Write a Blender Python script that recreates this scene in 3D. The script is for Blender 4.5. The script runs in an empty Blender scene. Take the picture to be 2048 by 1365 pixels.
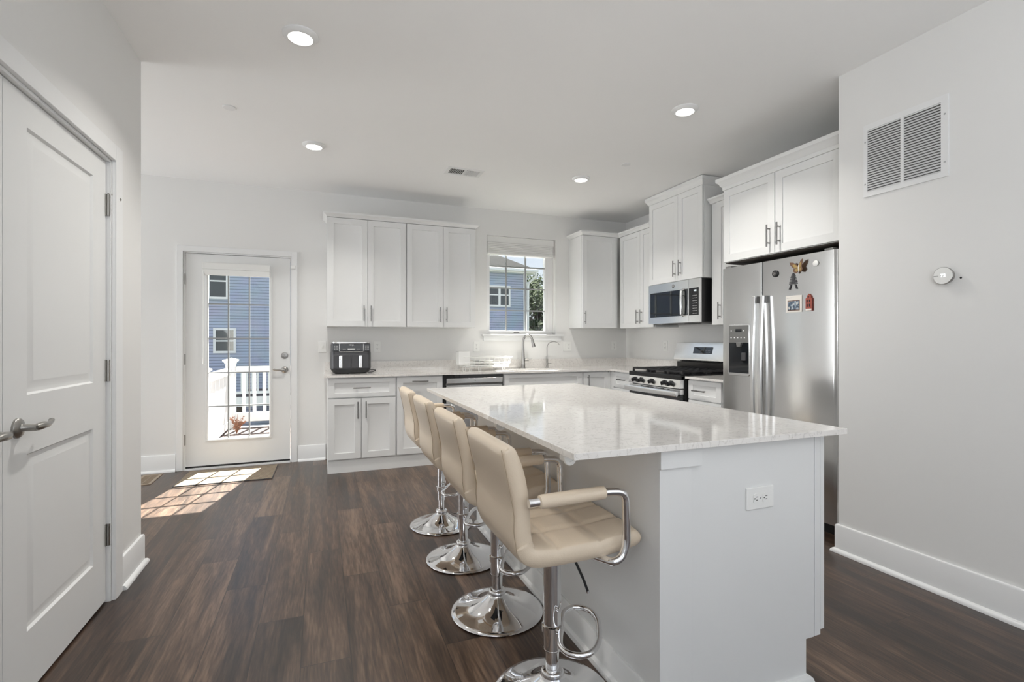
import bpy, bmesh, math, random
from mathutils import Vector, Matrix
R = math.radians
PI = math.pi
random.seed(7)
S = bpy.context.scene
COL = S.collection

# ------------------------------------------------------------------ camera
cam_d = bpy.data.cameras.new('camera'); cam = bpy.data.objects.new('camera', cam_d); COL.objects.link(cam)
cam_d.sensor_width = 36; cam_d.lens = 36 * 991 / 2048; cam_d.clip_start = 0.05; cam_d.clip_end = 300
cam.location = (0, 0, 1.217); cam.rotation_euler = (R(90), 0, R(-21.1))
S.camera = cam
# ------------------------------------------------------------------ view / cycles settings
S.view_settings.view_transform = 'Standard'; S.view_settings.look = 'None'
S.view_settings.exposure = 0.15; S.view_settings.gamma = 1.0; S.view_settings.use_curve_mapping = False
c = S.cycles
c.use_denoising = True
c.max_bounces = 12; c.diffuse_bounces = 6; c.glossy_bounces = 6; c.transmission_bounces = 6; c.transparent_max_bounces = 12
c.sample_clamp_indirect = 6.0; c.blur_glossy = 0.5
# ------------------------------------------------------------------ sky
W = bpy.data.worlds.new('sky'); S.world = W; W.use_nodes = True
nt = W.node_tree; nt.nodes.clear()
wo = nt.nodes.new('ShaderNodeOutputWorld'); bg = nt.nodes.new('ShaderNodeBackground')
tc = nt.nodes.new('ShaderNodeTexCoord'); sx = nt.nodes.new('ShaderNodeSeparateXYZ'); cr = nt.nodes.new('ShaderNodeValToRGB')
nt.links.new(tc.outputs['Generated'], sx.inputs[0]); nt.links.new(sx.outputs['Z'], cr.inputs[0])
cr.color_ramp.elements[0].position = 0.0; cr.color_ramp.elements[0].color = (0.90, 0.92, 0.95, 1)
cr.color_ramp.elements[1].position = 0.75; cr.color_ramp.elements[1].color = (0.46, 0.60, 0.86, 1)
e = cr.color_ramp.elements.new(0.22); e.color = (0.76, 0.84, 0.96, 1)
nt.links.new(cr.outputs[0], bg.inputs[0]); bg.inputs[1].default_value = 1.0
nt.links.new(bg.outputs[0], wo.inputs[0])
# ------------------------------------------------------------------ sun, window daylight and added side fill
def lamp(kind, name, energy, color, loc, direction, **kw):
    d = bpy.data.lights.new(name, kind); d.energy = energy; d.color = color
    for k, v in kw.items(): setattr(d, k, v)
    o = bpy.data.objects.new(name, d); COL.objects.link(o); o.location = loc
    o.rotation_euler = Vector(direction).to_track_quat('-Z', 'Y').to_euler()
    return o
lamp('SUN', 'sun', 42.0, (1.0, 0.94, 0.86), (0, 12, 20), (-0.167, -0.741, -1.0), angle=R(0.5))
lamp('AREA', 'daylight_living_window', 8, (0.93, 0.97, 1.0), (0.95, -5.02, 1.45), (0, 1, 0.8), shape='RECTANGLE', size=3.0, size_y=2.2)
lamp('AREA', 'fill_left_side', 92, (0.94, 0.97, 1.0), (-0.98, -1.7, 1.5), (1, 0.35, 2.0), shape='RECTANGLE', size=2.0, size_y=1.7)  # invented source: upward fill added to brighten the ceiling
lamp('AREA', 'fill_right_side', 27, (0.94, 0.97, 1.0), (2.86, -1.4, 1.5), (-1, 0.35, 2.0), shape='RECTANGLE', size=2.0, size_y=1.7)  # added fill from the right, tilted up at the ceiling, no known window
lamp('AREA', 'daylight_nook_window', 78, (0.96, 0.98, 1.0), (-5.20, 4.35, 1.3), (1, -0.05, 0.6), shape='RECTANGLE', size=1.7, size_y=2.0)

# ------------------------------------------------------------------ materials
MATS = {}
def mat(name, col, rough=0.5, metal=0.0, spec=0.5, var=0.03, scale=8.0, bump=0.0, bscale=200.0, coat=0.0, emit=None, stretch=None):
    m = bpy.data.materials.new(name); m.use_nodes = True; n = m.node_tree.nodes; l = m.node_tree.links
    p = n['Principled BSDF']
    p.inputs['Base Color'].default_value = (*col, 1); p.inputs['Roughness'].default_value = rough
    p.inputs['Metallic'].default_value = metal; p.inputs['Specular IOR Level'].default_value = spec
    p.inputs['Coat Weight'].default_value = coat
    t = n.new('ShaderNodeTexCoord'); src = t.outputs['Object']
    if stretch:
        mp = n.new('ShaderNodeMapping'); mp.inputs['Scale'].default_value = stretch; l.new(src, mp.inputs[0]); src = mp.outputs[0]
    if var:
        nz = n.new('ShaderNodeTexNoise'); nz.inputs['Scale'].default_value = scale; nz.inputs['Detail'].default_value = 3
        l.new(src, nz.inputs['Vector'])
        mx = n.new('ShaderNodeMix'); mx.data_type = 'RGBA'; l.new(nz.outputs['Fac'], mx.inputs['Factor'])
        mx.inputs['A'].default_value = (*[x * (1 - var) for x in col], 1); mx.inputs['B'].default_value = (*[min(1, x * (1 + var)) for x in col], 1)
        l.new(mx.outputs['Result'], p.inputs['Base Color'])
    if bump:
        nb = n.new('ShaderNodeTexNoise'); nb.inputs['Scale'].default_value = bscale; l.new(src, nb.inputs['Vector'])
        bp = n.new('ShaderNodeBump'); bp.inputs['Strength'].default_value = bump; bp.inputs['Distance'].default_value = 0.002
        l.new(nb.outputs['Fac'], bp.inputs['Height']); l.new(bp.outputs[0], p.inputs['Normal'])
    if emit:
        p.inputs['Emission Color'].default_value = (*emit[0], 1); p.inputs['Emission Strength'].default_value = emit[1]
    MATS[name] = m
    return m
M_wall = mat('wall_paint', (0.765, 0.762, 0.75), 0.65, var=0.012, scale=2, bump=0.06, bscale=120)
M_ceil = mat('ceiling_paint', (0.89, 0.89, 0.885), 0.8, var=0.01, scale=2)
M_trim = mat('trim_paint', (0.79, 0.795, 0.795), 0.38, var=0.01)
M_door = mat('door_paint', (0.75, 0.755, 0.75), 0.42, var=0.01)
M_cab = mat('cabinet_white', (0.75, 0.755, 0.75), 0.34, var=0.008)
M_cabin = mat('cabinet_gap', (0.42, 0.42, 0.41), 0.6, var=0.0)
M_nickel = mat('brushed_nickel', (0.40, 0.39, 0.375), 0.3, 1.0, bump=0.08, bscale=300)
M_satin = mat('satin_steel_dark', (0.36, 0.35, 0.33), 0.3, 1.0)
M_chrome = mat('chrome', (0.86, 0.86, 0.87), 0.04, 1.0, var=0.0)
M_steel = mat('stainless_steel', (0.68, 0.68, 0.675), 0.17, 1.0, var=0.02, scale=3, bump=0.015, bscale=60, stretch=(0.2, 0.2, 6))
M_steelb = mat('stainless_bright', (0.86, 0.86, 0.86), 0.22, 1.0, var=0.02, scale=4)
M_black = mat('black_plastic', (0.012, 0.012, 0.013), 0.35, var=0.1)
M_blackm = mat('black_enamel', (0.01, 0.01, 0.011), 0.22, var=0.1)
M_iron = mat('cast_iron', (0.018, 0.018, 0.02), 0.55, bump=0.3, bscale=250)
M_glassblk = mat('dark_glass', (0.012, 0.014, 0.017), 0.04, spec=0.8, var=0.0)
M_gray = mat('gray_plastic', (0.16, 0.16, 0.155), 0.4)
M_char = mat('charcoal_plastic', (0.055, 0.055, 0.06), 0.38)
M_white = mat('white_plastic', (0.82, 0.82, 0.80), 0.35, var=0.01)
M_slot = mat('slot_dark', (0.03, 0.03, 0.03), 0.6, var=0)
M_leather = mat('cream_leather', (0.70, 0.59, 0.46), 0.31, var=0.03, scale=6, bump=0.25, bscale=350, spec=0.5)
M_seam = mat('seam_thread', (0.42, 0.33, 0.23), 0.6)
M_lens = mat('lamp_lens', (0.9, 0.88, 0.84), 0.5, var=0, emit=((1.0, 0.94, 0.84), 9.0))
M_blind = mat('blind_fabric', (0.80, 0.80, 0.78), 0.7, var=0.01)
M_vinyl = mat('white_vinyl', (0.80, 0.80, 0.80), 0.4, var=0.01)
M_rail = mat('railing_vinyl', (0.62, 0.62, 0.62), 0.45, var=0.01)
M_munt = mat('muntin_backlit', (0.30, 0.31, 0.31), 0.4, var=0.01)  # bars darkened in the colour for their backlit look
M_handle = mat('cabinet_pull_nickel', (0.27, 0.265, 0.26), 0.36, 1.0)
M_gapshade = mat('gap_shade', (0.06, 0.05, 0.042), 0.8)  # shade of the gap above the refrigerator, put into the colour
M_text = mat('white_print', (0.85, 0.85, 0.85), 0.5, var=0)
M_dim = mat('gray_print', (0.42, 0.42, 0.42), 0.5, var=0)
M_lit = mat('lit_digits', (0.9, 0.9, 0.9), 0.5, var=0, emit=((0.85, 0.95, 1.0), 1.2))
M_ventdark = mat('vent_dark', (0.10, 0.097, 0.093), 0.7)
M_bronze = mat('register_tan', (0.33, 0.26, 0.19), 0.5)

def node_mat(name):
    m = bpy.data.materials.new(name); m.use_nodes = True
    return m, m.node_tree.nodes, m.node_tree.links, m.node_tree.nodes['Principled BSDF']
def mathn(n, l, op, a, b=None, cc=None):
    x = n.new('ShaderNodeMath'); x.operation = op
    for i, v in enumerate((a, b, cc)):
        if v is None: continue
        if isinstance(v, (int, float)): x.inputs[i].default_value = v
        else: l.new(v, x.inputs[i])
    return x.outputs[0]
def ramp(n, l, fac, stops):
    r = n.new('ShaderNodeValToRGB'); el = r.color_ramp.elements
    el[0].position, el[0].color = stops[0][0], (*stops[0][1], 1); el[1].position, el[1].color = stops[-1][0], (*stops[-1][1], 1)
    for pz, cc in stops[1:-1]:
        e = el.new(pz); e.color = (*cc, 1)
    l.new(fac, r.inputs[0]); return r.outputs[0]
# floor: walnut look vinyl planks running towards the door wall
M_floor, n, l, p = node_mat('walnut_planks')
t = n.new('ShaderNodeTexCoord'); s = n.new('ShaderNodeSeparateXYZ'); l.new(t.outputs['Object'], s.inputs[0])
rx = mathn(n, l, 'DIVIDE', mathn(n, l, 'SUBTRACT', s.outputs['X'], 0.107), 0.179)
row = mathn(n, l, 'FLOOR', rx); fx = mathn(n, l, 'SUBTRACT', rx, row)
v = mathn(n, l, 'DIVIDE', mathn(n, l, 'ADD', mathn(n, l, 'SUBTRACT', s.outputs['Y'], 2.696), mathn(n, l, 'MULTIPLY', row, 0.375)), 1.07)
colv = mathn(n, l, 'FLOOR', v); fv = mathn(n, l, 'SUBTRACT', v, colv)
cb = n.new('ShaderNodeCombineXYZ'); l.new(row, cb.inputs[0]); l.new(colv, cb.inputs[1])
wn = n.new('ShaderNodeTexWhiteNoise'); wn.noise_dimensions = '2D'; l.new(cb.outputs[0], wn.inputs['Vector'])
cv = n.new('ShaderNodeCombineXYZ')
l.new(mathn(n, l, 'MULTIPLY', s.outputs['X'], 1.0), cv.inputs[0]); l.new(mathn(n, l, 'MULTIPLY', s.outputs['Y'], 0.075), cv.inputs[1])
l.new(mathn(n, l, 'MULTIPLY', wn.outputs['Value'], 40.0), cv.inputs[2])
n1 = n.new('ShaderNodeTexNoise'); n1.inputs['Scale'].default_value = 13; n1.inputs['Detail'].default_value = 8; n1.inputs['Roughness'].default_value = 0.62; n1.inputs['Distortion'].default_value = 0.9; l.new(cv.outputs[0], n1.inputs['Vector'])
n2 = n.new('ShaderNodeTexNoise'); n2.inputs['Scale'].default_value = 120; n2.inputs['Detail'].default_value = 3; l.new(cv.outputs[0], n2.inputs['Vector'])
g = mathn(n, l, 'ADD', mathn(n, l, 'MULTIPLY', n1.outputs['Fac'], 0.66), mathn(n, l, 'MULTIPLY', n2.outputs['Fac'], 0.34))
g = mathn(n, l, 'ADD', g, mathn(n, l, 'MULTIPLY', mathn(n, l, 'SUBTRACT', wn.outputs['Value'], 0.5), 0.13))
wood = ramp(n, l, g, [(0.36, (0.017, 0.0095, 0.0058)), (0.46, (0.044, 0.0245, 0.015)), (0.54, (0.078, 0.045, 0.0275)), (0.66, (0.165, 0.105, 0.068))])
gap = mathn(n, l, 'MAXIMUM', mathn(n, l, 'LESS_THAN', fx, 0.018), mathn(n, l, 'LESS_THAN', fv, 0.0035))
mx = n.new('ShaderNodeMix'); mx.data_type = 'RGBA'; l.new(mathn(n, l, 'MULTIPLY', gap, 0.75), mx.inputs['Factor']); l.new(wood, mx.inputs['A']); mx.inputs['B'].default_value = (0.010, 0.007, 0.005, 1)
l.new(mx.outputs['Result'], p.inputs['Base Color'])
l.new(mathn(n, l, 'ADD', 0.24, mathn(n, l, 'MULTIPLY', n1.outputs['Fac'], 0.14)), p.inputs['Roughness'])
hb = mathn(n, l, 'SUBTRACT', mathn(n, l, 'MULTIPLY', n2.outputs['Fac'], 0.5), gap)
bp = n.new('ShaderNodeBump'); bp.inputs['Strength'].default_value = 0.22; bp.inputs['Distance'].default_value = 0.001; l.new(hb, bp.inputs['Height']); l.new(bp.outputs[0], p.inputs['Normal'])
p.inputs['Specular IOR Level'].default_value = 0.7
# quartz
M_quartz, n, l, p = node_mat('white_quartz')
t = n.new('ShaderNodeTexCoord')
a1 = n.new('ShaderNodeTexNoise'); a1.inputs['Scale'].default_value = 9; a1.inputs['Detail'].default_value = 8; a1.inputs['Distortion'].default_value = 2.5; l.new(t.outputs['Object'], a1.inputs['Vector'])
a2 = n.new('ShaderNodeTexNoise'); a2.inputs['Scale'].default_value = 70; a2.inputs['Detail'].default_value = 4; l.new(t.outputs['Object'], a2.inputs['Vector'])
vein = ramp(n, l, a1.outputs['Fac'], [(0.40, (0.79, 0.765, 0.735)), (0.49, (0.77, 0.745, 0.715)), (0.505, (0.60, 0.575, 0.55)), (0.52, (0.77, 0.745, 0.715)), (0.7, (0.80, 0.78, 0.75))])
spk = ramp(n, l, a2.outputs['Fac'], [(0.34, (0.75, 0.73, 0.71)), (0.40, (1, 1, 1)), (0.6, (1, 1, 1))])
mx = n.new('ShaderNodeMix'); mx.data_type = 'RGBA'; mx.blend_type = 'MULTIPLY'; mx.inputs['Factor'].default_value = 0.5; l.new(vein, mx.inputs['A']); l.new(spk, mx.inputs['B'])
l.new(mx.outputs['Result'], p.inputs['Base Color']); p.inputs['Roughness'].default_value = 0.055; p.inputs['Specular IOR Level'].default_value = 0.52
# window glass (thin pane)
M_pane = bpy.data.materials.new('window_glass'); M_pane.use_nodes = True; n = M_pane.node_tree.nodes; l = M_pane.node_tree.links; n.clear()
o_ = n.new('ShaderNodeOutputMaterial'); tr = n.new('ShaderNodeBsdfTransparent'); gl = n.new('ShaderNodeBsdfGlossy'); fr = n.new('ShaderNodeLayerWeight'); mi = n.new('ShaderNodeMixShader')
tr.inputs[0].default_value = (0.95, 0.97, 0.97, 1); gl.inputs['Roughness'].default_value = 0.01; fr.inputs[0].default_value = 0.5
l.new(mathn(n, l, 'MULTIPLY_ADD', mathn(n, l, 'POWER', fr.outputs['Facing'], 4.0), 0.5, 0.04), mi.inputs[0]); l.new(tr.outputs[0], mi.inputs[1]); l.new(gl.outputs[0], mi.inputs[2]); l.new(mi.outputs[0], o_.inputs[0])
# siding
def siding(name, colr, pitch):
    m, n, l, p = node_mat(name)
    t = n.new('ShaderNodeTexCoord'); s = n.new('ShaderNodeSeparateXYZ'); l.new(t.outputs['Object'], s.inputs[0])
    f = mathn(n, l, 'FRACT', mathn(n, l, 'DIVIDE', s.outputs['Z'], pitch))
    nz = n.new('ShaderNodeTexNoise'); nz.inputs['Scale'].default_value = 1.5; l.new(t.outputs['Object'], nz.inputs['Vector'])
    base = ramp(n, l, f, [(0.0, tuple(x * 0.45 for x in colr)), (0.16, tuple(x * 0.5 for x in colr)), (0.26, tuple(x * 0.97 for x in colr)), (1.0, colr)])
    mx = n.new('ShaderNodeMix'); mx.data_type = 'RGBA'; mx.blend_type = 'MULTIPLY'; mx.inputs['Factor'].default_value = 0.25
    l.new(base, mx.inputs['A']); l.new(nz.outputs['Color'], mx.inputs['B']); l.new(mx.outputs['Result'], p.inputs['Base Color'])
    bp = n.new('ShaderNodeBump'); bp.inputs['Strength'].default_value = 0.6; bp.inputs['Distance'].default_value = 0.02
    l.new(mathn(n, l, 'SUBTRACT', 1.0, f), bp.inputs['Height']); l.new(bp.outputs[0], p.inputs['Normal']); p.inputs['Roughness'].default_value = 0.6
    return m
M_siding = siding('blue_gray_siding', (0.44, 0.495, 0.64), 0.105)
M_roof = mat('asphalt_shingles', (0.022, 0.023, 0.024), 0.95, spec=0.05, var=0.35, scale=6)
M_leaf = mat('leaves', (0.045, 0.07, 0.024), 0.8, spec=0.1, var=0.4, scale=1.5)
M_leafd = mat('leaves_dark', (0.024, 0.038, 0.016), 0.8, spec=0.1, var=0.4, scale=1.5)
M_dry = mat('dry_stems', (0.24, 0.10, 0.05), 0.7, var=0.3)
M_bark = mat('bark', (0.06, 0.045, 0.035), 0.9, var=0.3)
M_lawn = mat('lawn', (0.045, 0.055, 0.032), 0.95, spec=0.05, var=0.4, scale=3)
M_win = mat('house_window_pane', (0.03, 0.04, 0.045), 0.05, spec=0.8, var=0.4, scale=1)
# deck boards
M_deck, n, l, p = node_mat('deck_boards')
t = n.new('ShaderNodeTexCoord'); s = n.new('ShaderNodeSeparateXYZ'); l.new(t.outputs['Object'], s.inputs[0])
f = mathn(n, l, 'FRACT', mathn(n, l, 'DIVIDE', s.outputs['Y'], 0.14))
l.new(ramp(n, l, f, [(0.0, (0.02, 0.014, 0.012)), (0.05, (0.085, 0.058, 0.05)), (1.0, (0.095, 0.065, 0.056))]), p.inputs['Base Color']); p.inputs['Roughness'].default_value = 0.7
# doormat
M_mat, n, l, p = node_mat('woven_coir')
t = n.new('ShaderNodeTexCoord')
ck = n.new('ShaderNodeTexChecker'); ck.inputs['Scale'].default_value = 42; ck.inputs['Color1'].default_value = (0.35, 0.28, 0.20, 1); ck.inputs['Color2'].default_value = (0.25, 0.195, 0.135, 1); l.new(t.outputs['Object'], ck.inputs['Vector'])
nz = n.new('ShaderNodeTexNoise'); nz.inputs['Scale'].default_value = 250; l.new(t.outputs['Object'], nz.inputs['Vector'])
mx = n.new('ShaderNodeMix'); mx.data_type = 'RGBA'; mx.blend_type = 'MULTIPLY'; mx.inputs['Factor'].default_value = 0.5; l.new(ck.outputs[0], mx.inputs['A']); l.new(nz.outputs['Color'], mx.inputs['B']); l.new(mx.outputs['Result'], p.inputs['Base Color'])
p.inputs['Roughness'].default_value = 0.95

# ------------------------------------------------------------------ mesh builder
class MB:
    def __init__(self): self.v = []; self.f = []; self.mi = []; self.m = 0
    def add(self, vs, fs, xf=None):
        b = len(self.v)
        self.v += [tuple(xf @ Vector(q)) if xf else tuple(q) for q in vs]
        for f in fs: self.f.append([b + i for i in f]); self.mi.append(self.m)
        return self
    def box(self, x0, x1, y0, y1, z0, z1, xf=None):
        vs = [(x, y, z) for x in (x0, x1) for y in (y0, y1) for z in (z0, z1)]
        return self.add(vs, [(0, 1, 3, 2), (4, 6, 7, 5), (0, 4, 5, 1), (2, 3, 7, 6), (0, 2, 6, 4), (1, 5, 7, 3)], xf)
    def prism(self, poly, a0, a1, axis='y', xf=None):
        n = len(poly)
        def P(u, w, a): return {'y': (u, a, w), 'x': (a, u, w), 'z': (u, w, a)}[axis]
        vs = [P(u, w, a0) for u, w in poly] + [P(u, w, a1) for u, w in poly]
        fs = [tuple(range(n)), tuple(range(2 * n - 1, n - 1, -1))] + [(i, (i + 1) % n, n + (i + 1) % n, n + i) for i in range(n)]
        return self.add(vs, fs, xf)
    def lathe(self, prof, seg=32, xf=None, closed=False):
        vs = []; fs = []; k = len(prof)
        for i in range(seg):
            a = 2 * PI * i / seg
            vs += [(r * math.cos(a), r * math.sin(a), z) for r, z in prof]
        for i in range(seg):
            j = (i + 1) % seg
            for q in range(k - 1 if not closed else k):
                w = (q + 1) % k
                fs.append((i * k + q, j * k + q, j * k + w, i * k + w))
        if not closed:
            if prof[0][0] > 1e-6: fs.append(tuple(i * k for i in range(seg)))
            if prof[-1][0] > 1e-6: fs.append(tuple(i * k + k - 1 for i in range(seg - 1, -1, -1)))
        return self.add(vs, fs, xf)
    def cyl(self, p0, p1, r, r2=None, seg=20):
        p0 = Vector(p0); p1 = Vector(p1); d = p1 - p0
        xf = Matrix.Translation(p0) @ d.to_track_quat('Z', 'Y').to_matrix().to_4x4()
        return self.lathe([(r, 0), (r if r2 is None else r2, d.length)], seg, xf)
    def tube(self, pts, r, seg=12, closed=False):
        pts = [Vector(q) for q in pts]; n = len(pts)
        rad = r if isinstance(r, (list, tuple)) else [r] * n
        tans = []
        for i in range(n):
            a = pts[i - 1] if (i > 0 or closed) else pts[i]; b = pts[(i + 1) % n] if (i < n - 1 or closed) else pts[i]
            tans.append((b - a).normalized())
        up = Vector((0, 0, 1)) if abs(tans[0].z) < 0.9 else Vector((1, 0, 0))
        nrm = tans[0].cross(up).normalized(); vs = []
        for i in range(n):
            nrm = (nrm - tans[i] * nrm.dot(tans[i])).normalized(); bi = tans[i].cross(nrm)
            for k in range(seg):
                a = 2 * PI * k / seg; vs.append(pts[i] + (nrm * math.cos(a) + bi * math.sin(a)) * rad[i])
        fs = []
        for i in range(n if closed else n - 1):
            j = (i + 1) % n
            for k in range(seg): fs.append((i * seg + k, i * seg + (k + 1) % seg, j * seg + (k + 1) % seg, j * seg + k))
        if not closed: fs.append(tuple(range(seg - 1, -1, -1))); fs.append(tuple((n - 1) * seg + k for k in range(seg)))
        return self.add(vs, fs)
    def sweep(self, prof, path):
        # prof: (outward, z); path: plan polyline, outward = right hand side of travel
        n = len(path); k = len(prof); vs = []
        for i in range(n):
            ds = []
            if i > 0: ds.append((Vector(path[i]) - Vector(path[i - 1])).normalized())
            if i < n - 1: ds.append((Vector(path[i + 1]) - Vector(path[i])).normalized())
            ns = [Vector((d.y, -d.x)) for d in ds]
            m = ns[0] if len(ns) == 1 else (ns[0] + ns[1]) / (1 + ns[0].dot(ns[1]))
            for o, z in prof: vs.append((path[i][0] + m.x * o, path[i][1] + m.y * o, z))
        fs = [(i * k + q, i * k + (q + 1) % k, (i + 1) * k + (q + 1) % k, (i + 1) * k + q) for i in range(n - 1) for q in range(k)]
        fs += [tuple(range(k)), tuple((n - 1) * k + q for q in range(k - 1, -1, -1))]
        return self.add(vs, fs)
    def panel(self, x0, x1, z0, z1, th, openings, rings, y=0.0, xf=None):
        # slab whose front face is at y, thickness th towards +y, with stepped recessed openings stacked in z
        vs = []; fs = []
        def q(*pts):
            b = len(vs); vs.extend(pts); fs.append(tuple(range(b, b + len(pts))))
        if openings:
            xa, xb = openings[0][0], openings[0][1]
            q((x0, y, z0), (xa, y, z0), (xa, y, z1), (x0, y, z1)); q((xb, y, z0), (x1, y, z0), (x1, y, z1), (xb, y, z1))
            zz = [z0]
            for o in openings: zz += [o[2], o[3]]
            zz.append(z1)
            for i in range(0, len(zz), 2): q((xa, y, zz[i]), (xb, y, zz[i]), (xb, y, zz[i + 1]), (xa, y, zz[i + 1]))
            for (a, b_, c_, d_) in openings:
                pr = (0, 0)
                for r in rings:
                    i0, d0 = pr; i1, d1 = r
                    A = [(a + i0, y + d0, c_ + i0), (b_ - i0, y + d0, c_ + i0), (b_ - i0, y + d0, d_ - i0), (a + i0, y + d0, d_ - i0)]
                    B = [(a + i1, y + d1, c_ + i1), (b_ - i1, y + d1, c_ + i1), (b_ - i1, y + d1, d_ - i1), (a + i1, y + d1, d_ - i1)]
                    for k in range(4): q(A[k], A[(k + 1) % 4], B[(k + 1) % 4], B[k])
                    pr = r
                i1, d1 = pr
                q((a + i1, y + d1, c_ + i1), (b_ - i1, y + d1, c_ + i1), (b_ - i1, y + d1, d_ - i1), (a + i1, y + d1, d_ - i1))
        else: q((x0, y, z0), (x1, y, z0), (x1, y, z1), (x0, y, z1))
        e = y + th
        q((x0, e, z0), (x0, e, z1), (x1, e, z1), (x1, e, z0)); q((x0, y, z0), (x0, y, z1), (x0, e, z1), (x0, e, z0)); q((x1, y, z0), (x1, e, z0), (x1, e, z1), (x1, y, z1))
        q((x0, y, z1), (x1, y, z1), (x1, e, z1), (x0, e, z1)); q((x0, y, z0), (x0, e, z0), (x1, e, z0), (x1, y, z0))
        return self.add(vs, fs, xf)
    def build(self, name, mats, parent=None, loc=None, rotz=0, bevel=0, smooth=35, weld=True, seg=2):
        me = bpy.data.meshes.new(name); me.from_pydata(self.v, [], self.f)
        if not isinstance(mats, (list, tuple)): mats = [mats]
        for m in mats: me.materials.append(m)
        for pz, k in zip(me.polygons, self.mi): pz.material_index = k
        bm = bmesh.new(); bm.from_mesh(me)
        if weld: bmesh.ops.remove_doubles(bm, verts=bm.verts, dist=1e-5)
        bmesh.ops.recalc_face_normals(bm, faces=bm.faces); bm.to_mesh(me); bm.free()
        for pz in me.polygons: pz.use_smooth = True
        me.set_sharp_from_angle(angle=R(smooth))
        o = bpy.data.objects.new(name, me); COL.objects.link(o)
        if parent: o.parent = parent
        if loc: o.location = loc
        o.rotation_euler = (0, 0, rotz)
        if bevel:
            b = o.modifiers.new('bevel', 'BEVEL'); b.width = bevel; b.segments = seg; b.limit_method = 'ANGLE'; b.angle_limit = R(40); b.harden_normals = True
        return o
def tag(o, label=None, cat=None, group=None, kind=None):
    if label: o['label'] = label
    if cat: o['category'] = cat
    if group: o['group'] = group
    if kind: o['kind'] = kind
    return o
def thing(name, label=None, cat=None, loc=(0, 0, 0), rotz=0, group=None, kind=None):
    o = bpy.data.objects.new(name, None); COL.objects.link(o); o.location = loc; o.rotation_euler = (0, 0, rotz); o.empty_display_size = 0.05
    return tag(o, label, cat, group, kind)
def copy_tree(o, parent=None):
    r = o.copy(); COL.objects.link(r)
    if parent: r.parent = parent
    for ch in list(o.children): copy_tree(ch, r)
    return r
def fillet(pts, r, n=6):
    pts = [Vector(q) for q in pts]; out = [pts[0]]
    for i in range(1, len(pts) - 1):
        a, b, c_ = pts[i - 1], pts[i], pts[i + 1]
        u = (a - b); w = (c_ - b); rr = min(r, u.length * 0.49, w.length * 0.49)
        p0 = b + u.normalized() * rr; p1 = b + w.normalized() * rr
        for k in range(n + 1):
            s_ = k / n; out.append(p0 * (1 - s_) ** 2 + b * 2 * s_ * (1 - s_) + p1 * s_ * s_)
    out.append(pts[-1]); return out
def text_part(body, size, m, parent, loc, rot, name='lettering', depth=0.0006):
    cu = bpy.data.curves.new('lettering', 'FONT'); cu.body = body; cu.size = size; cu.extrude = depth; cu.align_x = 'CENTER'; cu.align_y = 'CENTER'
    t = bpy.data.objects.new('tmp_text', cu); COL.objects.link(t); bpy.context.view_layer.update()
    me = bpy.data.meshes.new_from_object(t.evaluated_get(bpy.context.evaluated_depsgraph_get()))
    bpy.data.objects.remove(t); me.materials.clear(); me.materials.append(m)
    o = bpy.data.objects.new(name, me); COL.objects.link(o); o.parent = parent; o.location = loc; o.rotation_euler = rot
    return o
ROT_BACK = (R(90), 0, 0)            # text facing -y
def struct(name, mb, m, **k): return tag(mb.build(name, m, **k), kind='structure')

# ------------------------------------------------------------------ room shell
YB = 5.445; CZ = 2.743; XK = 3.68; XR = 2.79; XL = -0.915
struct('floor', MB().box(-5.25, 3.9, -5.1, 5.60, -0.12, 0), M_floor)
struct('ceiling', MB().box(-5.25, 3.9, -5.1, 5.60, CZ, CZ + 0.15), M_ceil)
b = MB(); T = YB + 0.16
DX0, DX1, DZ = -1.205, -0.273, 2.062
WX0, WX1, WZ0, WZ1 = 1.79, 2.668, 1.295, 2.445
b.box(-5.25, DX0, YB, T, 0, CZ); b.box(DX0, DX1, YB, T, DZ, CZ); b.box(DX1, WX0, YB, T, 0, CZ)
b.box(WX0, WX1, YB, T, 0, WZ0); b.box(WX0, WX1, YB, T, WZ1, CZ); b.box(WX1, 3.9, YB, T, 0, CZ)
struct('wall_back', b, M_wall)
struct('wall_right_kitchen', MB().box(XK, 3.9, 1.99, YB, 0, CZ), M_wall)
b = MB(); b.box(XR, 3.9, 1.80, 1.99, 0, CZ); b.box(XR, 2.95, -0.3, 1.80, 0, CZ); b.box(XR, 2.95, -5.1, -2.5, 0, CZ); b.box(XR, 2.95, -2.5, -0.3, 0, 0.6); b.box(XR, 2.95, -2.5, -0.3, 2.4, CZ)
struct('wall_right', b, M_wall)
b = MB(); b.box(XL - 0.13, XL, 2.845, 3.25, 0, CZ); b.box(XL - 0.13, XL, 1.20, 2.845, 2.065, CZ); b.box(XL - 0.13, XL, -0.6, 1.20, 0, CZ); b.box(XL - 0.13, XL, -5.1, -2.8, 0, CZ); b.box(XL - 0.13, XL, -2.8, -0.6, 0, 0.6); b.box(XL - 0.13, XL, -2.8, -0.6, 2.4, CZ); b.box(-5.25, XL - 0.13, 3.12, 3.25, 0, CZ)
struct('wall_left', b, M_wall)
b = MB(); b.box(-5.25, -5.15, 3.25, 3.45, 0, CZ); b.box(-5.25, -5.15, 5.25, YB, 0, CZ); b.box(-5.25, -5.15, 3.45, 5.25, 0, 0.15); b.box(-5.25, -5.15, 3.45, 5.25, 2.4, CZ)
struct('wall_left_nook', b, M_wall)
b = MB(); b.box(XL, -0.6, -5.1, -4.95, 0, CZ); b.box(2.5, XR, -5.1, -4.95, 0, CZ); b.box(-0.6, 2.5, -5.1, -4.95, 0, 0.3); b.box(-0.6, 2.5, -5.1, -4.95, 2.6, CZ)
struct('wall_front', b, M_wall)
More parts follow.
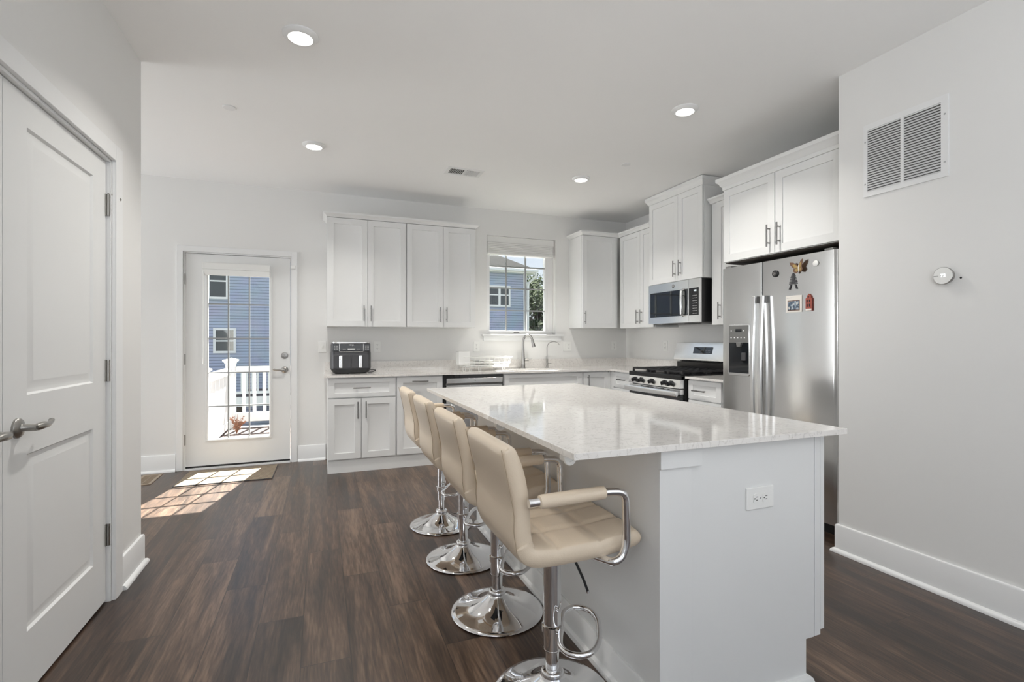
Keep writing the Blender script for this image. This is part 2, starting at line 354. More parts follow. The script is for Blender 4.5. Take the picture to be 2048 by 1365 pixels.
BP = [(0, 0), (0.032, 0), (0.032, 0.006), (0.029, 0.014), (0.022, 0.021), (0.014, 0.023), (0.014, 0.150), (0.011, 0.158), (0, 0.160)]
def base(name, path): return struct(name, MB().sweep(BP, path), M_trim)
base('baseboard_right', [(2.95, 1.99), (XR, 1.99), (XR, -4.9)])
base('baseboard_left', [(XL, 2.935), (XL, 3.25), (-5.1, 3.25)])
base('baseboard_back_left', [(-5.1, YB), (-1.262, YB)])
base('baseboard_back', [(-0.215, YB), (0.045, YB)])
# door casings
def casing_back(name, x0, x1, z1, w=0.052):
    b = MB()
    b.box(x0 - w, x0, YB - 0.017, YB, 0, z1 + w); b.box(x1, x1 + w, YB - 0.017, YB, 0, z1 + w); b.box(x0, x1, YB - 0.017, YB, z1, z1 + w)
    # jamb lining
    b.box(x0, x0 + 0.012, YB, T, 0, z1); b.box(x1 - 0.012, x1, YB, T, 0, z1); b.box(x0 + 0.012, x1 - 0.012, YB, T, z1 - 0.012, z1)
    return struct(name, b, M_trim, bevel=0.002)
casing_back('trim_1', DX0, DX1, DZ)
struct('trim_2', MB().box(DX0 + .012, DX1 - .012, YB - 0.02, T, 0.0, 0.012), M_trim)     # door sill
b = MB(); b.box(XL, XL + 0.017, 2.845, 2.93, 0, 2.14); b.box(XL, XL + 0.017, 1.12, 1.20, 0, 2.14); b.box(XL, XL + 0.017, 1.20, 2.845, 2.065, 2.14)
b.box(XL - 0.13, XL, 2.833, 2.845, 0, 2.065); b.box(XL - 0.13, XL, 1.20, 1.212, 0, 2.065); b.box(XL - 0.13, XL, 1.212, 2.833, 2.053, 2.065)
b.box(XL - 0.085, XL - 0.068, 2.818, 2.833, 0, 2.053); b.box(XL - 0.085, XL - 0.068, 1.212, 2.833, 2.04, 2.053)
struct('trim_3', b, M_trim, bevel=0.002)

def lever(parent, name, xf, dirn=1, length=0.115, m=M_nickel):
    # local: face normal +z, arm along +x*dirn
    b = MB(); b.lathe([(0.033, 0), (0.033, 0.006), (0.029, 0.011), (0.014, 0.016), (0.0115, 0.02), (0.0115, 0.055)], 28, xf)
    h = b.build(name, m, parent)
    a = MB(); pts = [(0, 0, 0.048), (0.012 * dirn, 0, 0.052), (0.05 * dirn, 0.001, 0.052), (0.075 * dirn, -0.002, 0.051), (0.1 * dirn, 0.004, 0.050), (length * dirn, 0.007, 0.045), ((length + .006) * dirn, 0.007, 0.038)]
    a.tube([xf @ Vector(q) for q in pts], [0.011, 0.0125, 0.012, 0.0095, 0.0075, 0.008, 0.006], 14)
    a.build('lever', m, h)
    return h
# back patio door
d1 = thing('door_1', loc=((DX0 + DX1) / 2, YB + 0.012, 0), kind='structure')
hw = 0.450
b = MB(); b.box(-hw, -0.285, 0, 0.044, 0.03, 2.046); b.box(0.283, hw, 0, 0.044, 0.03, 2.046); b.box(-0.285, 0.283, 0, 0.044, 0.03, 0.26); b.box(-0.285, 0.283, 0, 0.044, 1.95, 2.046)
b.build('door_slab', M_door, d1, bevel=0.001)
b = MB(); FR = [(0, 0), (0.003, -0.010), (0.016, -0.012), (0.024, -0.004), (0.026, 0.02)]
xa, xb, za, zb = -0.288, 0.286, 0.255, 1.955
for (i0, d0), (i1, d1_) in zip(FR, FR[1:]):
    A = [(xa + i0, d0, za + i0), (xb - i0, d0, za + i0), (xb - i0, d0, zb - i0), (xa + i0, d0, zb - i0)]
    B = [(xa + i1, d1_, za + i1), (xb - i1, d1_, za + i1), (xb - i1, d1_, zb - i1), (xa + i1, d1_, zb - i1)]
    for k in range(4): b.add([A[k], A[(k + 1) % 4], B[(k + 1) % 4], B[k]], [(0, 1, 2, 3)])
b.build('glazing_frame', M_door, d1)
MB().box(xa + .024, xb - .024, 0.018, 0.022, za + .024, zb - .024).build('door_glass', M_pane, d1)
b = MB(); cx0 = (DX0 + DX1) / 2
for x in (-0.835, -0.655): b.box(x - cx0 - .006, x - cx0 + .006, 0.010, 0.032, za + .024, zb - .024)
for z in (1.574, 1.244, 0.911, 0.588): b.box(xa + .024, xb - .024, 0.0105, 0.0315, z - .006, z + .006)
b.build('muntins', M_munt, d1, weld=False)
tag(MB().box(-hw, hw, 0.004, 0.044, 0.013, 0.03).build('door_sweep', M_black, d1), 'black door sweep')
xf = Matrix.Translation((-0.338 - cx0, 0, 0.93)) @ Matrix.Rotation(R(90), 4, 'X')
lever(d1, 'door_handle', xf, -1, 0.085)
xf = Matrix.Translation((-0.338 - cx0, 0, 1.072)) @ Matrix.Rotation(R(90), 4, 'X')
dbm = MB().lathe([(0.033, 0), (0.033, 0.005), (0.028, 0.011), (0.012, 0.013)], 28, xf).build('deadbolt', M_nickel, d1)
MB().box(-.005, .005, -.014, .014, 0.012, 0.026, xf @ Matrix.Rotation(R(20), 4, 'Z')).build('thumb_turn', M_nickel, dbm, bevel=.002)
for z in (1.80, 1.045, 0.285): MB().cyl((-hw - .004, -.006, z - .05), (-hw - .004, -.006, z + .05), 0.0075, seg=12).build('hinge', M_nickel, d1)
# closet double doors on the left
RP = [(0, 0), (0.007, 0.009), (0.016, 0.010), (0.022, 0.010), (0.045, 0.0025), (0.048, 0.0025)]
def closet_leaf(name, y0, y1, lever_y, ldir, hinge_y=None, pa=None):
    d = thing(name, loc=(XL - 0.018, y0, 0), rotz=R(90), kind='structure')       # local x -> +Y, local y -> -X (front at y=0 faces +X)
    w = y1 - y0
    MB().panel(0, w, 0.012, 2.05, 0.035, [(0.137, w - 0.135, 0.226, 0.832), (0.137, w - 0.135, 1.033, 1.945)], RP).build('door_slab', M_door, d)
    xf = Matrix.Translation((lever_y - y0, 0, 0.93)) @ Matrix.Rotation(R(90), 4, 'X')
    lever(d, 'door_handle', xf, ldir, 0.118, M_satin)
    if hinge_y:
        for z in (1.85, 1.08, 0.315):
            h = MB().cyl((hinge_y - y0, -.008, z - .05), (hinge_y - y0, -.008, z + .05), 0.0085, seg=12); h.box(hinge_y - y0 - .014, hinge_y - y0 + .012, -.004, .0, z - .05, z + .05)
            ho = h.build('hinge', M_satin, d)
            if z > 1.5:
                k = MB().tube([(hinge_y - y0, -.008, z + .052), (hinge_y - y0 + .02, -.02, z + .056), (hinge_y - y0 + .055, -.03, z + .047)], 0.0055, 8)
                k.cyl((hinge_y - y0 + .055, -.03, z + .047), (hinge_y - y0 + .068, -.032, z + .046), 0.008, seg=10); k.build('door_stop', M_satin, ho)
    return d
closet_leaf('door_2', 2.030, 2.829, 2.105, 1, 2.833)
closet_leaf('door_3', 1.216, 2.026, 1.952, -1)
# kitchen window
w1 = thing('window_1', loc=(WX0, YB + 0.075, WZ0), kind='structure')
ww, wh = WX1 - WX0, WZ1 - WZ0
b = MB(); b.box(0, .056, 0, .07, 0, wh); b.box(ww - .098, ww, 0, .07, 0, wh); b.box(.056, ww - .098, 0, .07, 0, .045); b.box(.056, ww - .098, 0, .07, wh - .06, wh)
b.build('window_frame', M_vinyl, w1, bevel=0.003)
MB().box(.056, ww - .098, .03, .034, .045, wh - .06).build('window_glass', M_pane, w1)
b = MB()
for x in (2.064, 2.315): b.box(x - WX0 - .007, x - WX0 + .007, .02, .045, .045, wh - .06)
for z in (2.107, 1.847, 1.583): b.box(.056, ww - .098, .021, .044, z - WZ0 - .007, z - WZ0 + .007)
b.build('muntins', M_munt, w1, weld=False)
tag(MB().box(.36, .43, -.014, 0, .02, .032).build('window_crank', M_gray, w1, bevel=.003), 'small grey window latch')
b = MB(); b.box(1.72, 2.765, YB - 0.045, YB + .075, WZ0 - .02, WZ0); b.box(1.745, 2.74, YB - 0.015, YB, WZ0 - .075, WZ0 - .02)
struct('trim_4', b, M_trim, bevel=0.003)
# blinds
k = thing('window_blind', 'white pleated blind raised to the top of the kitchen window', 'blind', (WX0 + .01, YB + 0.02, 2.36))
MB().box(0, ww - .02, 0, .05, 0.01, .084).build('headrail', M_blind, k, bevel=.004)
b = MB()
for i in range(6): b.box(.0, ww - .035, -.006 - .003 * (i % 2), .048, -.105 + i * .019, -.105 + i * .019 + .017)
b.build('pleats', M_blind, k, bevel=.003)
MB().box(0, ww - .035, -.010, .05, -.128, -.107).build('bottom_rail', M_white, k, bevel=.004)
MB().tube([(ww - .03, -.012, .0), (ww - .03, -.014, -.5), (ww - .03, -.02, -1.0), (ww - .045, -.03, -1.035), (ww - .085, -.02, -1.04), (ww - .105, -.012, -0.98), (ww - .105, -.010, -.45)], .0025, 8).build('pull_cord', M_white, k)
k = thing('door_blind', 'white blind raised to the top of the glass patio door', 'blind', (-1.043, YB - 0.038, 1.90))
MB().box(0, .575, 0, .032, 0, .062).build('headrail', M_blind, k, bevel=.003)
MB().box(0, .575, -.006, .034, -.055, -.001).build('bottom_rail', M_white, k, bevel=.004)
b = MB().cyl((.012, -.008, -.85), (.012, -.008, -.03), .004, seg=10); b.cyl((.012, -.008, -.90), (.012, -.008, -.84), .009, .007, seg=12); b.build('wand', M_white, k)
tag(MB().box(-.283, -.238, YB - .031, YB - .017, 1.94, 1.972).build('door_sensor', M_white, bevel=.003), 'tiny white sensor at the top right corner of the patio door casing', 'sensor')

# ------------------------------------------------------------------ cabinets
RS = [(0, 0), (0.0015, 0.0085), (0.003, 0.009)]
def bar_handle(parent, x, z, vert=True, y=0.0, L=0.155, m=None):
    b = MB(); h = L / 2; o = 0.030
    if vert:
        b.cyl((x, y - o, z - h), (x, y - o, z + h), .0058, seg=12)
        for q in (-.05, .05): b.cyl((x, y - o, z + q), (x, y + .001, z + q), .0048, seg=10)
    else:
        b.cyl((x - h, y - o, z), (x + h, y - o, z), .0058, seg=12)
        for q in (-.05, .05): b.cyl((x + q, y - o, z), (x + q, y + .001, z), .0048, seg=10)
    return b.build('handle', m or M_handle, parent)
def front(root, kind, x0, x1, z0, z1, handle=None, st=0.057):
    g = 0.0015; stz = st if (z1 - z0) > 0.3 else 0.04
    o = MB().panel(x0 + g, x1 - g, z0 + g, z1 - g, 0.019, [(x0 + st, x1 - st, z0 + stz, z1 - stz)], RS).build(kind, M_cab, root)
    if handle: bar_handle(o, *handle)
    return o
def cabinet(name, label, loc, rotz, w, d, z0, z1, fronts, toe=0.0, cat='cabinet', group=None, filler=None):
    r = thing(name, label, cat, (*loc, 0), rotz, group)
    b = MB(); b.box(0, w, 0.021, d, z0 + toe, z1)
    b.build('cabinet_body', M_cab, r, bevel=.001)
    if toe:
        t_ = MB(); t_.box(0.0, w, 0.03, d - .02, 0, toe); t_.box(0.0, w, 0.018, 0.03, 0, toe); t_.build('toe_kick', M_cab, r)
    for f in fronts: front(r, *f)
    if filler: MB().box(filler[0], filler[1], .002, .021, z0 + toe, z1).build('filler_strip', M_cab, r)
    return r
H = R(-90)
# upper left pair
YU = 5.105
cabinet('upper_cabinet', 'white two door wall cabinet above the black air fryer', (0.057, YU), 0, 0.757, 0.338, 1.359, 2.419,
        [('door', 0.003, .378, 1.36, 2.418, (.340, 1.49)), ('door', .378, .755, 1.36, 2.418, (.408, 1.49))], group='white wall cabinets')
cabinet('upper_cabinet', 'white two door wall cabinet just left of the kitchen window', (0.816, YU), 0, 0.737, 0.338, 1.359, 2.419,
        [('door', 0.003, .384, 1.36, 2.418, (.347, 1.49)), ('door', .384, .733, 1.36, 2.418, (.415, 1.49))], group='white wall cabinets')
CR = [(-.02, -.035), (0.004, -.035), (0.008, -.024), (0.022, -.012), (0.034, -.005), (0.036, .004), (0.036, .010), (-.02, .010)]
def crown(label, path, z):
    return tag(MB().sweep([(o, z + q) for o, q in CR], path).build('crown_molding', M_cab), label, 'molding', 'crown mouldings on the wall cabinets')
crown('white crown moulding along the top of the cabinets left of the window', [(0.057, YB), (0.057, YU), (1.553, YU), (1.553, YB)], 2.456)
cabinet('upper_cabinet', 'white single door wall cabinet just right of the kitchen window', (2.853, YU), 0, 0.49, 0.338, 1.372, 2.459,
        [('door', 0.003, .455, 1.373, 2.458, (.028, 1.493))], group='white wall cabinets')
XU = 3.350
cabinet('upper_cabinet', 'white two door wall cabinet in the corner left of the microwave', (XU, 5.10), H, 0.665, 0.328, 1.367, 2.459,
        [('door', 0.02, .418, 1.368, 2.458, (.382, 1.49)), ('door', .418, .80 - .14, 1.368, 2.458, (.455, 1.49))], group='white wall cabinets')
crown('white crown moulding turning the corner right of the window', [(2.853, YB), (2.853, YU), (XU, YU), (XU, 4.43)], 2.496)
tc_ = cabinet('tall_wall_cabinet', 'white two door wall cabinet above the microwave reaching the ceiling', (3.28, 4.425), H, 0.80, 0.398, 1.806, 2.735,
        [('door', 0.003, .462, 1.808, 2.66, (.421, 1.932)), ('door', .462, .797, 1.808, 2.66, (.502, 1.932))], group='white wall cabinets')
MB().sweep([(-.02, 2.66), (0.004, 2.66), (0.010, 2.675), (0.026, 2.70), (0.032, 2.706), (0.032, 2.736), (-.02, 2.736)], [(0, .38), (0, 0), (.80, 0), (.80, .38)]).build('crown_molding', M_cab, tc_)
nc_ = cabinet('narrow_wall_cabinet', 'narrow white wall cabinet between microwave and refrigerator', (XU, 3.605), H, 0.545, 0.328, 1.365, 2.478,
        [('door', 0.075, .542, 1.367, 2.477, (.125, 1.49))], group='white wall cabinets')
MB().sweep([(o, 2.513 + q) for o, q in CR], [(0, 0), (.545, 0)]).build('crown_molding', M_cab, nc_)
XF = 2.960
fc_ = cabinet('fridge_cabinet', 'deep white two door cabinet above the refrigerator', (XF, 3.045), H, 0.985, 0.718, 1.832, 2.42,
        [('door', 0.003, .473, 1.834, 2.40, (.433, 1.96)), ('door', .477, .955, 1.834, 2.40, (.515, 1.96))], group='white wall cabinets')
MB().box(.004, .975, .022, .70, 1.824, 1.8315).build('gap_shade_panel', M_gapshade, fc_)  # added dark sheet standing in for shade between cabinet and refrigerator
MB().sweep([(-.02, 2.40), (0.004, 2.40), (0.006, 2.425), (0.016, 2.435), (0.024, 2.455), (0.04, 2.468), (0.042, 2.492), (-.02, 2.492)], [(0, .70), (0, 0), (.985, 0)]).build('crown_molding', M_cab, fc_)
# base cabinets on the back wall
YF = 4.81; CT = 0.902; CB = 0.882
cabinet('base_cabinet', 'white base cabinet with one drawer over two doors under the air fryer', (0.057, YF), 0, 0.613, 0.633, 0, CB,
        [('drawer', .003, .609, .694, .870, (.300, .783, False)), ('door', .003, .293, .127, .686, (.262, .578)), ('door', .296, .609, .127, .686, (.336, .578))], toe=.115, group='white base cabinets')
cabinet('base_cabinet', 'white single door pull-out base cabinet left of the dishwasher', (0.670, YF), 0, 0.456, 0.633, 0, CB,
        [('door', .008, .453, .127, .870, (.228, .828, False))], toe=.115, group='white base cabinets')
cabinet('sink_cabinet', 'white sink base cabinet with a wide false drawer front under the faucet', (1.766, YF), 0, 0.926, 0.633, 0, CB,
        [('false_drawer_front', .003, .922, .700, .870), ('door', .003, .462, .127, .692), ('door', .464, .922, .127, .692)], toe=.115, group='white base cabinets')
cabinet('base_cabinet', 'narrow white base cabinet with one upright handle right of the sink', (2.692, YF), 0, 0.365, 0.633, 0, CB,
        [('door', .006, .335, .127, .870, (.062, .765))], toe=.115, group='white base cabinets', filler=(.337, .358))
cabinet('base_cabinet', 'small white drawer base cabinet in the corner left of the range', (3.05, 4.80), H, 0.428, 0.628, 0, CB,
        [('drawer', .045, .424, .707, .868, (.225, .795, False)), ('door', .045, .424, .127, .700)], toe=.115, group='white base cabinets', filler=(-.012, .043))
cabinet('base_cabinet', 'small white drawer base cabinet between range and refrigerator', (3.05, 3.56), H, 0.46, 0.628, 0, CB,
        [('drawer', .012, .40, .705, .872, (.165, .785, False)), ('door', .012, .40, .127, .698)], toe=.115, group='white base cabinets')
# countertops
r = thing('countertop', 'white quartz countertop running along the window wall and into the corner', 'countertop', (0, 0, 0))
b = MB(); SX0, SX1, SY0, SY1 = 1.86, 2.56, 4.88, 5.24
b.box(.027, SX0, 4.783, YB - .001, CB, CT); b.box(SX1, XK - .001, 4.783, YB - .001, CB, CT); b.box(SX0, SX1, 4.783, SY0, CB, CT); b.box(SX0, SX1, SY1, YB - .001, CB, CT); b.box(3.025, XK - .001, 4.375, 4.783, CB, CT)
b.build('worktop', M_quartz, r)
b = MB(); b.box(.035, XK - .001, YB - .021, YB - .001, CT, CT + .1); b.box(XK - .021, XK - .001, 4.375, YB - .021, CT, CT + .1); b.build('backsplash', M_quartz, r, bevel=.001)
r = thing('countertop', 'short white quartz countertop piece between range and refrigerator', 'countertop', (0, 0, 0))
MB().box(3.025, XK - .001, 3.105, 3.562, CB, CT).build('worktop', M_quartz, r, bevel=.001)
MB().box(XK - .021, XK - .001, 3.105, 3.562, CT, CT + .1).build('backsplash', M_quartz, r, bevel=.001)
# sink
b = MB(); e = .012
b.box(SX0 - e, SX0, SY0 - e, SY1 + e, .70, CB - .001); b.box(SX1, SX1 + e, SY0 - e, SY1 + e, .70, CB - .001); b.box(SX0, SX1, SY0 - e, SY0, .70, CB - .001); b.box(SX0, SX1, SY1, SY1 + e, .70, CB - .001); b.box(SX0 - e, SX1 + e, SY0 - e, SY1 + e, .69, .70)
tag(b.build('sink', M_steelb), 'undermount sink basin below the kitchen faucet', 'sink')
# faucets
r = thing('faucet', 'brushed nickel pull-down gooseneck kitchen faucet in front of the window', 'faucet', (2.19, 5.32, CT))
MB().lathe([(.031, 0), (.031, .004), (.026, .012), (.024, .06), (.020, .13), (.0165, .2)], 24).build('faucet_body', M_nickel, r)
MB().tube([(0, 0, .18), (0, 0, .27)] + [(.052 - .052 * math.cos(a), -.020 + .020 * math.cos(a), .30 + .085 * math.sin(a)) for a in [PI * q / 14 for q in range(0, 13)]], [.0165] + [.0135] * 14, 14).build('spout', M_nickel, r)
b = MB(); b.cyl((.098, -.038, .335), (.118, -.046, .245), .0155, .021, seg=16); b.build('spray_head', M_nickel, r)
MB().cyl((.1135, -.0665, .285), (.1165, -.067, .262), .004, seg=8).build('spray_button', M_black, r)
b = MB(); b.cyl((.018, -.01, .098), (.062, -.02, .098), .0175, .015, seg=16); b.tube([(.06, -.02, .1), (.085, -.03, .102), (.112, -.035, .112)], [.008, .006, .004], 10); b.build('faucet_handle', M_nickel, r)
r = thing('filter_faucet', 'slim brushed nickel filtered water faucet right of the main faucet', 'faucet', (2.497, 5.32, CT))
MB().lathe([(.02, 0), (.02, .004), (.0135, .008), (.0135, .10), (.009, .105)], 20).build('faucet_body', M_nickel, r)
MB().tube([(0, 0, .10), (0, 0, .22)] + [(.075 - .075 * math.cos(a), -.02 * (1 - math.cos(a)), .235 + .072 * math.sin(a)) for a in [PI * q / 14 for q in range(0, 13)]], .0055, 10).build('spout', M_nickel, r)
MB().tube([(.01, 0, .05), (.035, -.01, .05), (.05, -.012, .052)], [.006, .005, .004], 8).build('faucet_handle', M_nickel, r)
# dishwasher
r = thing('dishwasher', 'stainless steel dishwasher with a black control edge under the counter', 'dishwasher', (1.129, YF, 0))
MB().box(.004, .632, .03, .60, .10, .878).build('tub', M_black, r)
MB().box(.03, .618, -.004, .03, .125, .775).build('door', M_steel, r, bevel=.003)
MB().box(.03, .618, -.018, .03, .795, .845).build('door_top', M_steel, r, bevel=.003)
MB().box(.03, .618, .006, .03, .775, .795).build('pocket_handle', M_gray, r)
MB().box(.006, .630, .01, .03, .848, .878).build('control_edge', M_glassblk, r)
MB().box(.03, .6, .05, .06, 0, .10).build('kick_plate', M_black, r)
b = MB(); b.box(.318, .33, -.0195, -.0175, .818, .824); b.build('badge', M_char, r)
# ------------------------------------------------------------------ range
r = thing('gas_range', 'stainless steel gas range with black grates in the right hand counter run', 'range', (3.0, 4.362, 0), H)
WR = .785
b = MB(); b.box(0, WR, .03, .66, .09, .893); b.build('range_body', M_blackm, r, bevel=.002)
b = MB(); b.box(-.004, WR + .004, -.005, .64, .893, .910); b.box(-.004, WR + .004, -.012, .0, .868, .906); b.build('cooktop', M_blackm, r, bevel=.003)
b = MB(); b.prism([(-.008, .868), (-.022, .79), (.03, .79), (.03, .868)], .002, WR - .002, 'x'); cp = b.build('control_panel', M_steelb, r, bevel=.001)
for x in (.11, .212, .379, .572, .664):
    kx = MB(); xf = Matrix.Translation((x, -.015, .832)) @ Matrix.Rotation(R(100), 4, 'X')
    kx.lathe([(.024, 0), (.024, .006), (.0195, .008), (.0185, .034), (.0165, .038)], 20, xf); kx.box(-.004, .004, -.018, .018, .030, .044, xf)
    kx.build('knob', M_black, r)
b = MB(); b.box(.004, WR - .004, -.012, .03, .735, .782); dr = b.build('oven_door', M_steelb, r, bevel=.002)
MB().box(.004, WR - .004, -.012, .03, .20, .733).build('oven_window', M_glassblk, dr)
for x0, x1 in ((.20, .245), (.28, .34), (.35, .40), (.44, .50), (.51, .56), (.61, .64)): MB().box(x0, x1, -.0135, -.011, .768, .775).build('vent_slot', M_slot, dr)
b = MB(); b.box(.004, WR - .004, -.010, .03, .09, .195); b.build('drawer', M_steelb, r, bevel=.002)
b = MB(); hp = [(.004 * math.cos(0), 0)]
hp = [(-.058 + .010 * math.cos(a), .742 + .027 * math.sin(a)) for a in [2 * PI * q / 20 for q in range(20)]]
b.prism(hp, -.006, WR + .006, 'x'); b.build('oven_handle', M_steelb, r, bevel=.003)
for x in (.02, WR - .05): MB().box(x, x + .03, -.055, -.010, .722, .762).build('handle_bracket', M_steel, r, bevel=.003)
for gx0, gx1 in ((.02, .258), (.268, .517), (.527, .765)):
    b = MB()
    for x in (gx0, (gx0 * 2 + gx1) / 3, (gx0 + 2 * gx1) / 3, gx1): b.box(x - .006, x + .006, .03, .56, .932, .947)
    for y in (.03, .12, .21, .295, .38, .47, .56): b.box(gx0, gx1, y - .006, y + .006, .931, .946)
    for x in (gx0, gx1):
        for y in (.03, .295, .56): b.box(x - .008, x + .008, y - .008, y + .008, .909, .94)
    b.build('grate', M_iron, r, weld=False)
for bx_, by_ in ((.14, .15), (.14, .43), (.392, .29), (.645, .15), (.645, .43)):
    MB().lathe([(.045, .909), (.045, .918), (.032, .92), (.032, .926), (.0, .928)], 20, Matrix.Translation((bx_, by_, 0))).build('burner', M_iron, r)
b = MB(); b.box(.0, WR, .60, .67, .893, 1.0); b.build('back_vent', M_blackm, r)
b = MB(); b.prism([(.555, 1.02), (.565, 1.008), (.675, 1.0), (.675, 1.20), (.602, 1.20), (.557, 1.045)], -.006, WR + .006, 'x'); bg_ = b.build('backguard', M_steelb, r, bevel=.002)
sl = math.atan2(.045, .155); xf = Matrix.Translation((.405, .5788, 1.122)) @ Matrix.Rotation(-sl, 4, 'X')
d_ = MB().box(-.125, .135, -.003, .003, -.034, .034, xf).build('display', M_glassblk, bg_)
b = MB()
for q in range(7): b.box(-.03 + q * .022, -.022 + q * .022, -.0036, -.003, -.02, -.017, xf); b.box(-.03 + q * .022, -.024 + q * .022, -.0036, -.003, -.005, -.002, xf)
b.build('display_marks', M_dim, d_)
# ------------------------------------------------------------------ microwave
r = thing('microwave', 'over-the-range stainless microwave with dark glass door above the stove', 'microwave', (3.272, 4.418, 0), H)
WM = .765
MB().box(.001, WM - .001, .02, .40, 1.397, 1.803).build('microwave_body', M_black, r, bevel=.002)
b = MB(); b.panel(0, .618, 1.396, 1.803, .022, [(.028, .52, 1.462, 1.718)], [(0, 0), (.002, .004)]); dd = b.build('door', M_steelb, r)
MB().panel(.029, .606, 1.463, 1.717, .004, [], [], y=-.0008).build('door_window', M_glassblk, dd)
b = MB(); b.panel(.620, WM, 1.396, 1.803, .022, [], []); cpn = b.build('control_side', M_steelb, r)
MB().box(.6205, .752, -.001, .003, 1.46, 1.718).build('keypad', M_blackm, cpn)
b = MB()
for i in range(8):
    for j in range(3): b.box(.672 + j * .024, .684 + j * .024, -.0016, -.0008, 1.475 + i * .024, 1.480 + i * .024)
b.build('key_marks', M_dim, cpn)
text_part('9:02', .022, M_lit, cpn, (.705, -.0014, 1.692), ROT_BACK, 'clock_digits')
b = MB(); b.tube([(.548, -.004, 1.715), (.548, -.03, 1.70), (.548, -.034, 1.59), (.548, -.03, 1.478), (.548, -.004, 1.463)], .014, 12); b.build('handle', M_steelb, dd)
xf = Matrix.Translation((.395, 0, 1.762)) @ Matrix.Rotation(R(90), 4, 'X')
bd = MB().lathe([(.0, .0025), (.017, .0025), (.018, 0)], 24, xf).build('badge', M_gray, dd)
MB().tube([xf @ Vector((.010 * math.cos(a) * (1 - a / 14), .010 * math.sin(a) * (1 - a / 14), .003)) for a in [q * .35 for q in range(28)]], .0012, 6).build('badge_script', M_text, bd)
b = MB(); b.box(.05, .72, .03, .36, 1.388, 1.397); b.build('vent_grille', M_gray, r)
for x0 in (.16, .5): MB().box(x0, x0 + .11, .05, .16, 1.384, 1.389).build('task_lamp', M_slot, r)
# ------------------------------------------------------------------ refrigerator
r = thing('refrigerator', 'stainless side-by-side refrigerator with magnets and an ice dispenser', 'refrigerator', (2.955, 3.050, 0), H)
MB().box(.006, .940, .075, .715, .03, 1.775).build('refrigerator_body', M_black, r, bevel=.003)
def fr_door(name, x0, x1, rl, rr):
    pts = []
    def arc(cx_, cy_, rad, a0, a1):
        for q in range(7): a = a0 + (a1 - a0) * q / 6; pts.append((cx_ + rad * math.cos(a), cy_ + rad * math.sin(a)))
    pts.append((x0, .07)); arc(x0 + rl, rl, rl, PI, 1.5 * PI)
    nb = 9
    for q in range(1, nb): x = x0 + rl + (x1 - x0 - rl - rr) * q / nb; pts.append((x, -.006 * math.sin(PI * q / nb)))
    arc(x1 - rr, rr, rr, 1.5 * PI, 2 * PI); pts.append((x1, .07))
    return MB().prism(pts, .075, 1.783, 'z').build(name, M_steel, r, smooth=50)
fz = fr_door('freezer_door', .002, .374, .012, .006)
fd = fr_door('fresh_food_door', .380, .946, .006, .040)
def fr_handle(parent, x):
    b = MB(); n_ = 14; pts = []
    for q in range(n_ + 1): f = q / n_; pts.append((x, -.038 - .024 * math.sin(PI * f), .44 + 1.10 * f))
    for i in range(n_):
        (xa, ya, za), (xb, yb, zb) = pts[i], pts[i + 1]
        vs = [(xa - .013, ya - .008, za), (xa + .013, ya - .008, za), (xa + .013, ya + .012, za), (xa - .013, ya + .012, za), (xb - .013, yb - .008, zb), (xb + .013, yb - .008, zb), (xb + .013, yb + .012, zb), (xb - .013, yb + .012, zb)]
        b.add(vs, [(0, 1, 5, 4), (1, 2, 6, 5), (2, 3, 7, 6), (3, 0, 4, 7)] + ([(0, 3, 2, 1)] if i == 0 else []) + ([(4, 5, 6, 7)] if i == n_ - 1 else []))
    h = b.build('handle', M_steelb, parent, bevel=.004, smooth=40)
    for zz in (1.49, .44): MB().box(x - .011, x + .011, -.045, .004, zz, zz + .05).build('handle_mount', M_gray, h, bevel=.003)
fr_handle(fz, .346); fr_handle(fd, .412)
b = MB(); x0, x1, z0, z1 = .070, .276, .955, 1.345; pts = []
for (cx_, cz_, a0) in ((x1 - .02, z1 - .012, 0), (x0 + .02, z1 - .012, 90), (x0 + .02, z0 + .02, 180), (x1 - .02, z0 + .02, 270)):
    rad = .02 if cz_ < 1.2 else .012
    for q in range(5): a = R(a0 + 22.5 * q); pts.append((cx_ + rad * math.cos(a), cz_ + rad * math.sin(a)))
fy = -.007
dp = b.prism(pts, fy - .003, fy + .006, 'y').build('dispenser_frame', M_steelb, fz, bevel=.002)
MB().box(.080, .268, fy - .005, fy + .004, 1.205, 1.335).build('dispenser_panel', M_gray, dp, bevel=.004)
MB().box(.080, .268, fy - .0036, fy + .004, .975, 1.205).build('dispenser_well', M_glassblk, dp)
b = MB(); b.prism([(-.028, 1.205), (.022, 1.205), (.012, 1.172), (-.02, 1.172)], fy - .02, fy, 'y', Matrix.Translation((.19, 0, 0))); b.build('ice_chute', M_gray, dp, bevel=.003)
MB().box(.205, .243, fy - .012, fy, 1.07, 1.13).build('dispenser_paddle', M_char, dp, bevel=.004)
MB().box(.145, .205, fy - .006, fy - .004, 1.285, 1.308).build('display', M_glassblk, dp)
b = MB()
for q in range(5): b.box(.098 + q * .032, .108 + q * .032, fy - .006, fy - .004, 1.238, 1.246)
for q in range(2): b.box(.10 + q * .12, .108 + q * .12, fy - .006, fy - .004, 1.29, 1.298)
b.build('button_marks', M_text, dp)
MB().box(.02, .915, .05, .09, 0.0, .072).build('toe_grille', M_black, r)
b = MB(); b.box(.84, .90, .01, .12, 1.783, 1.80); b.box(.02, .08, .01, .12, 1.783, 1.80); b.build('hinge_cover', M_gray, r, bevel=.004)

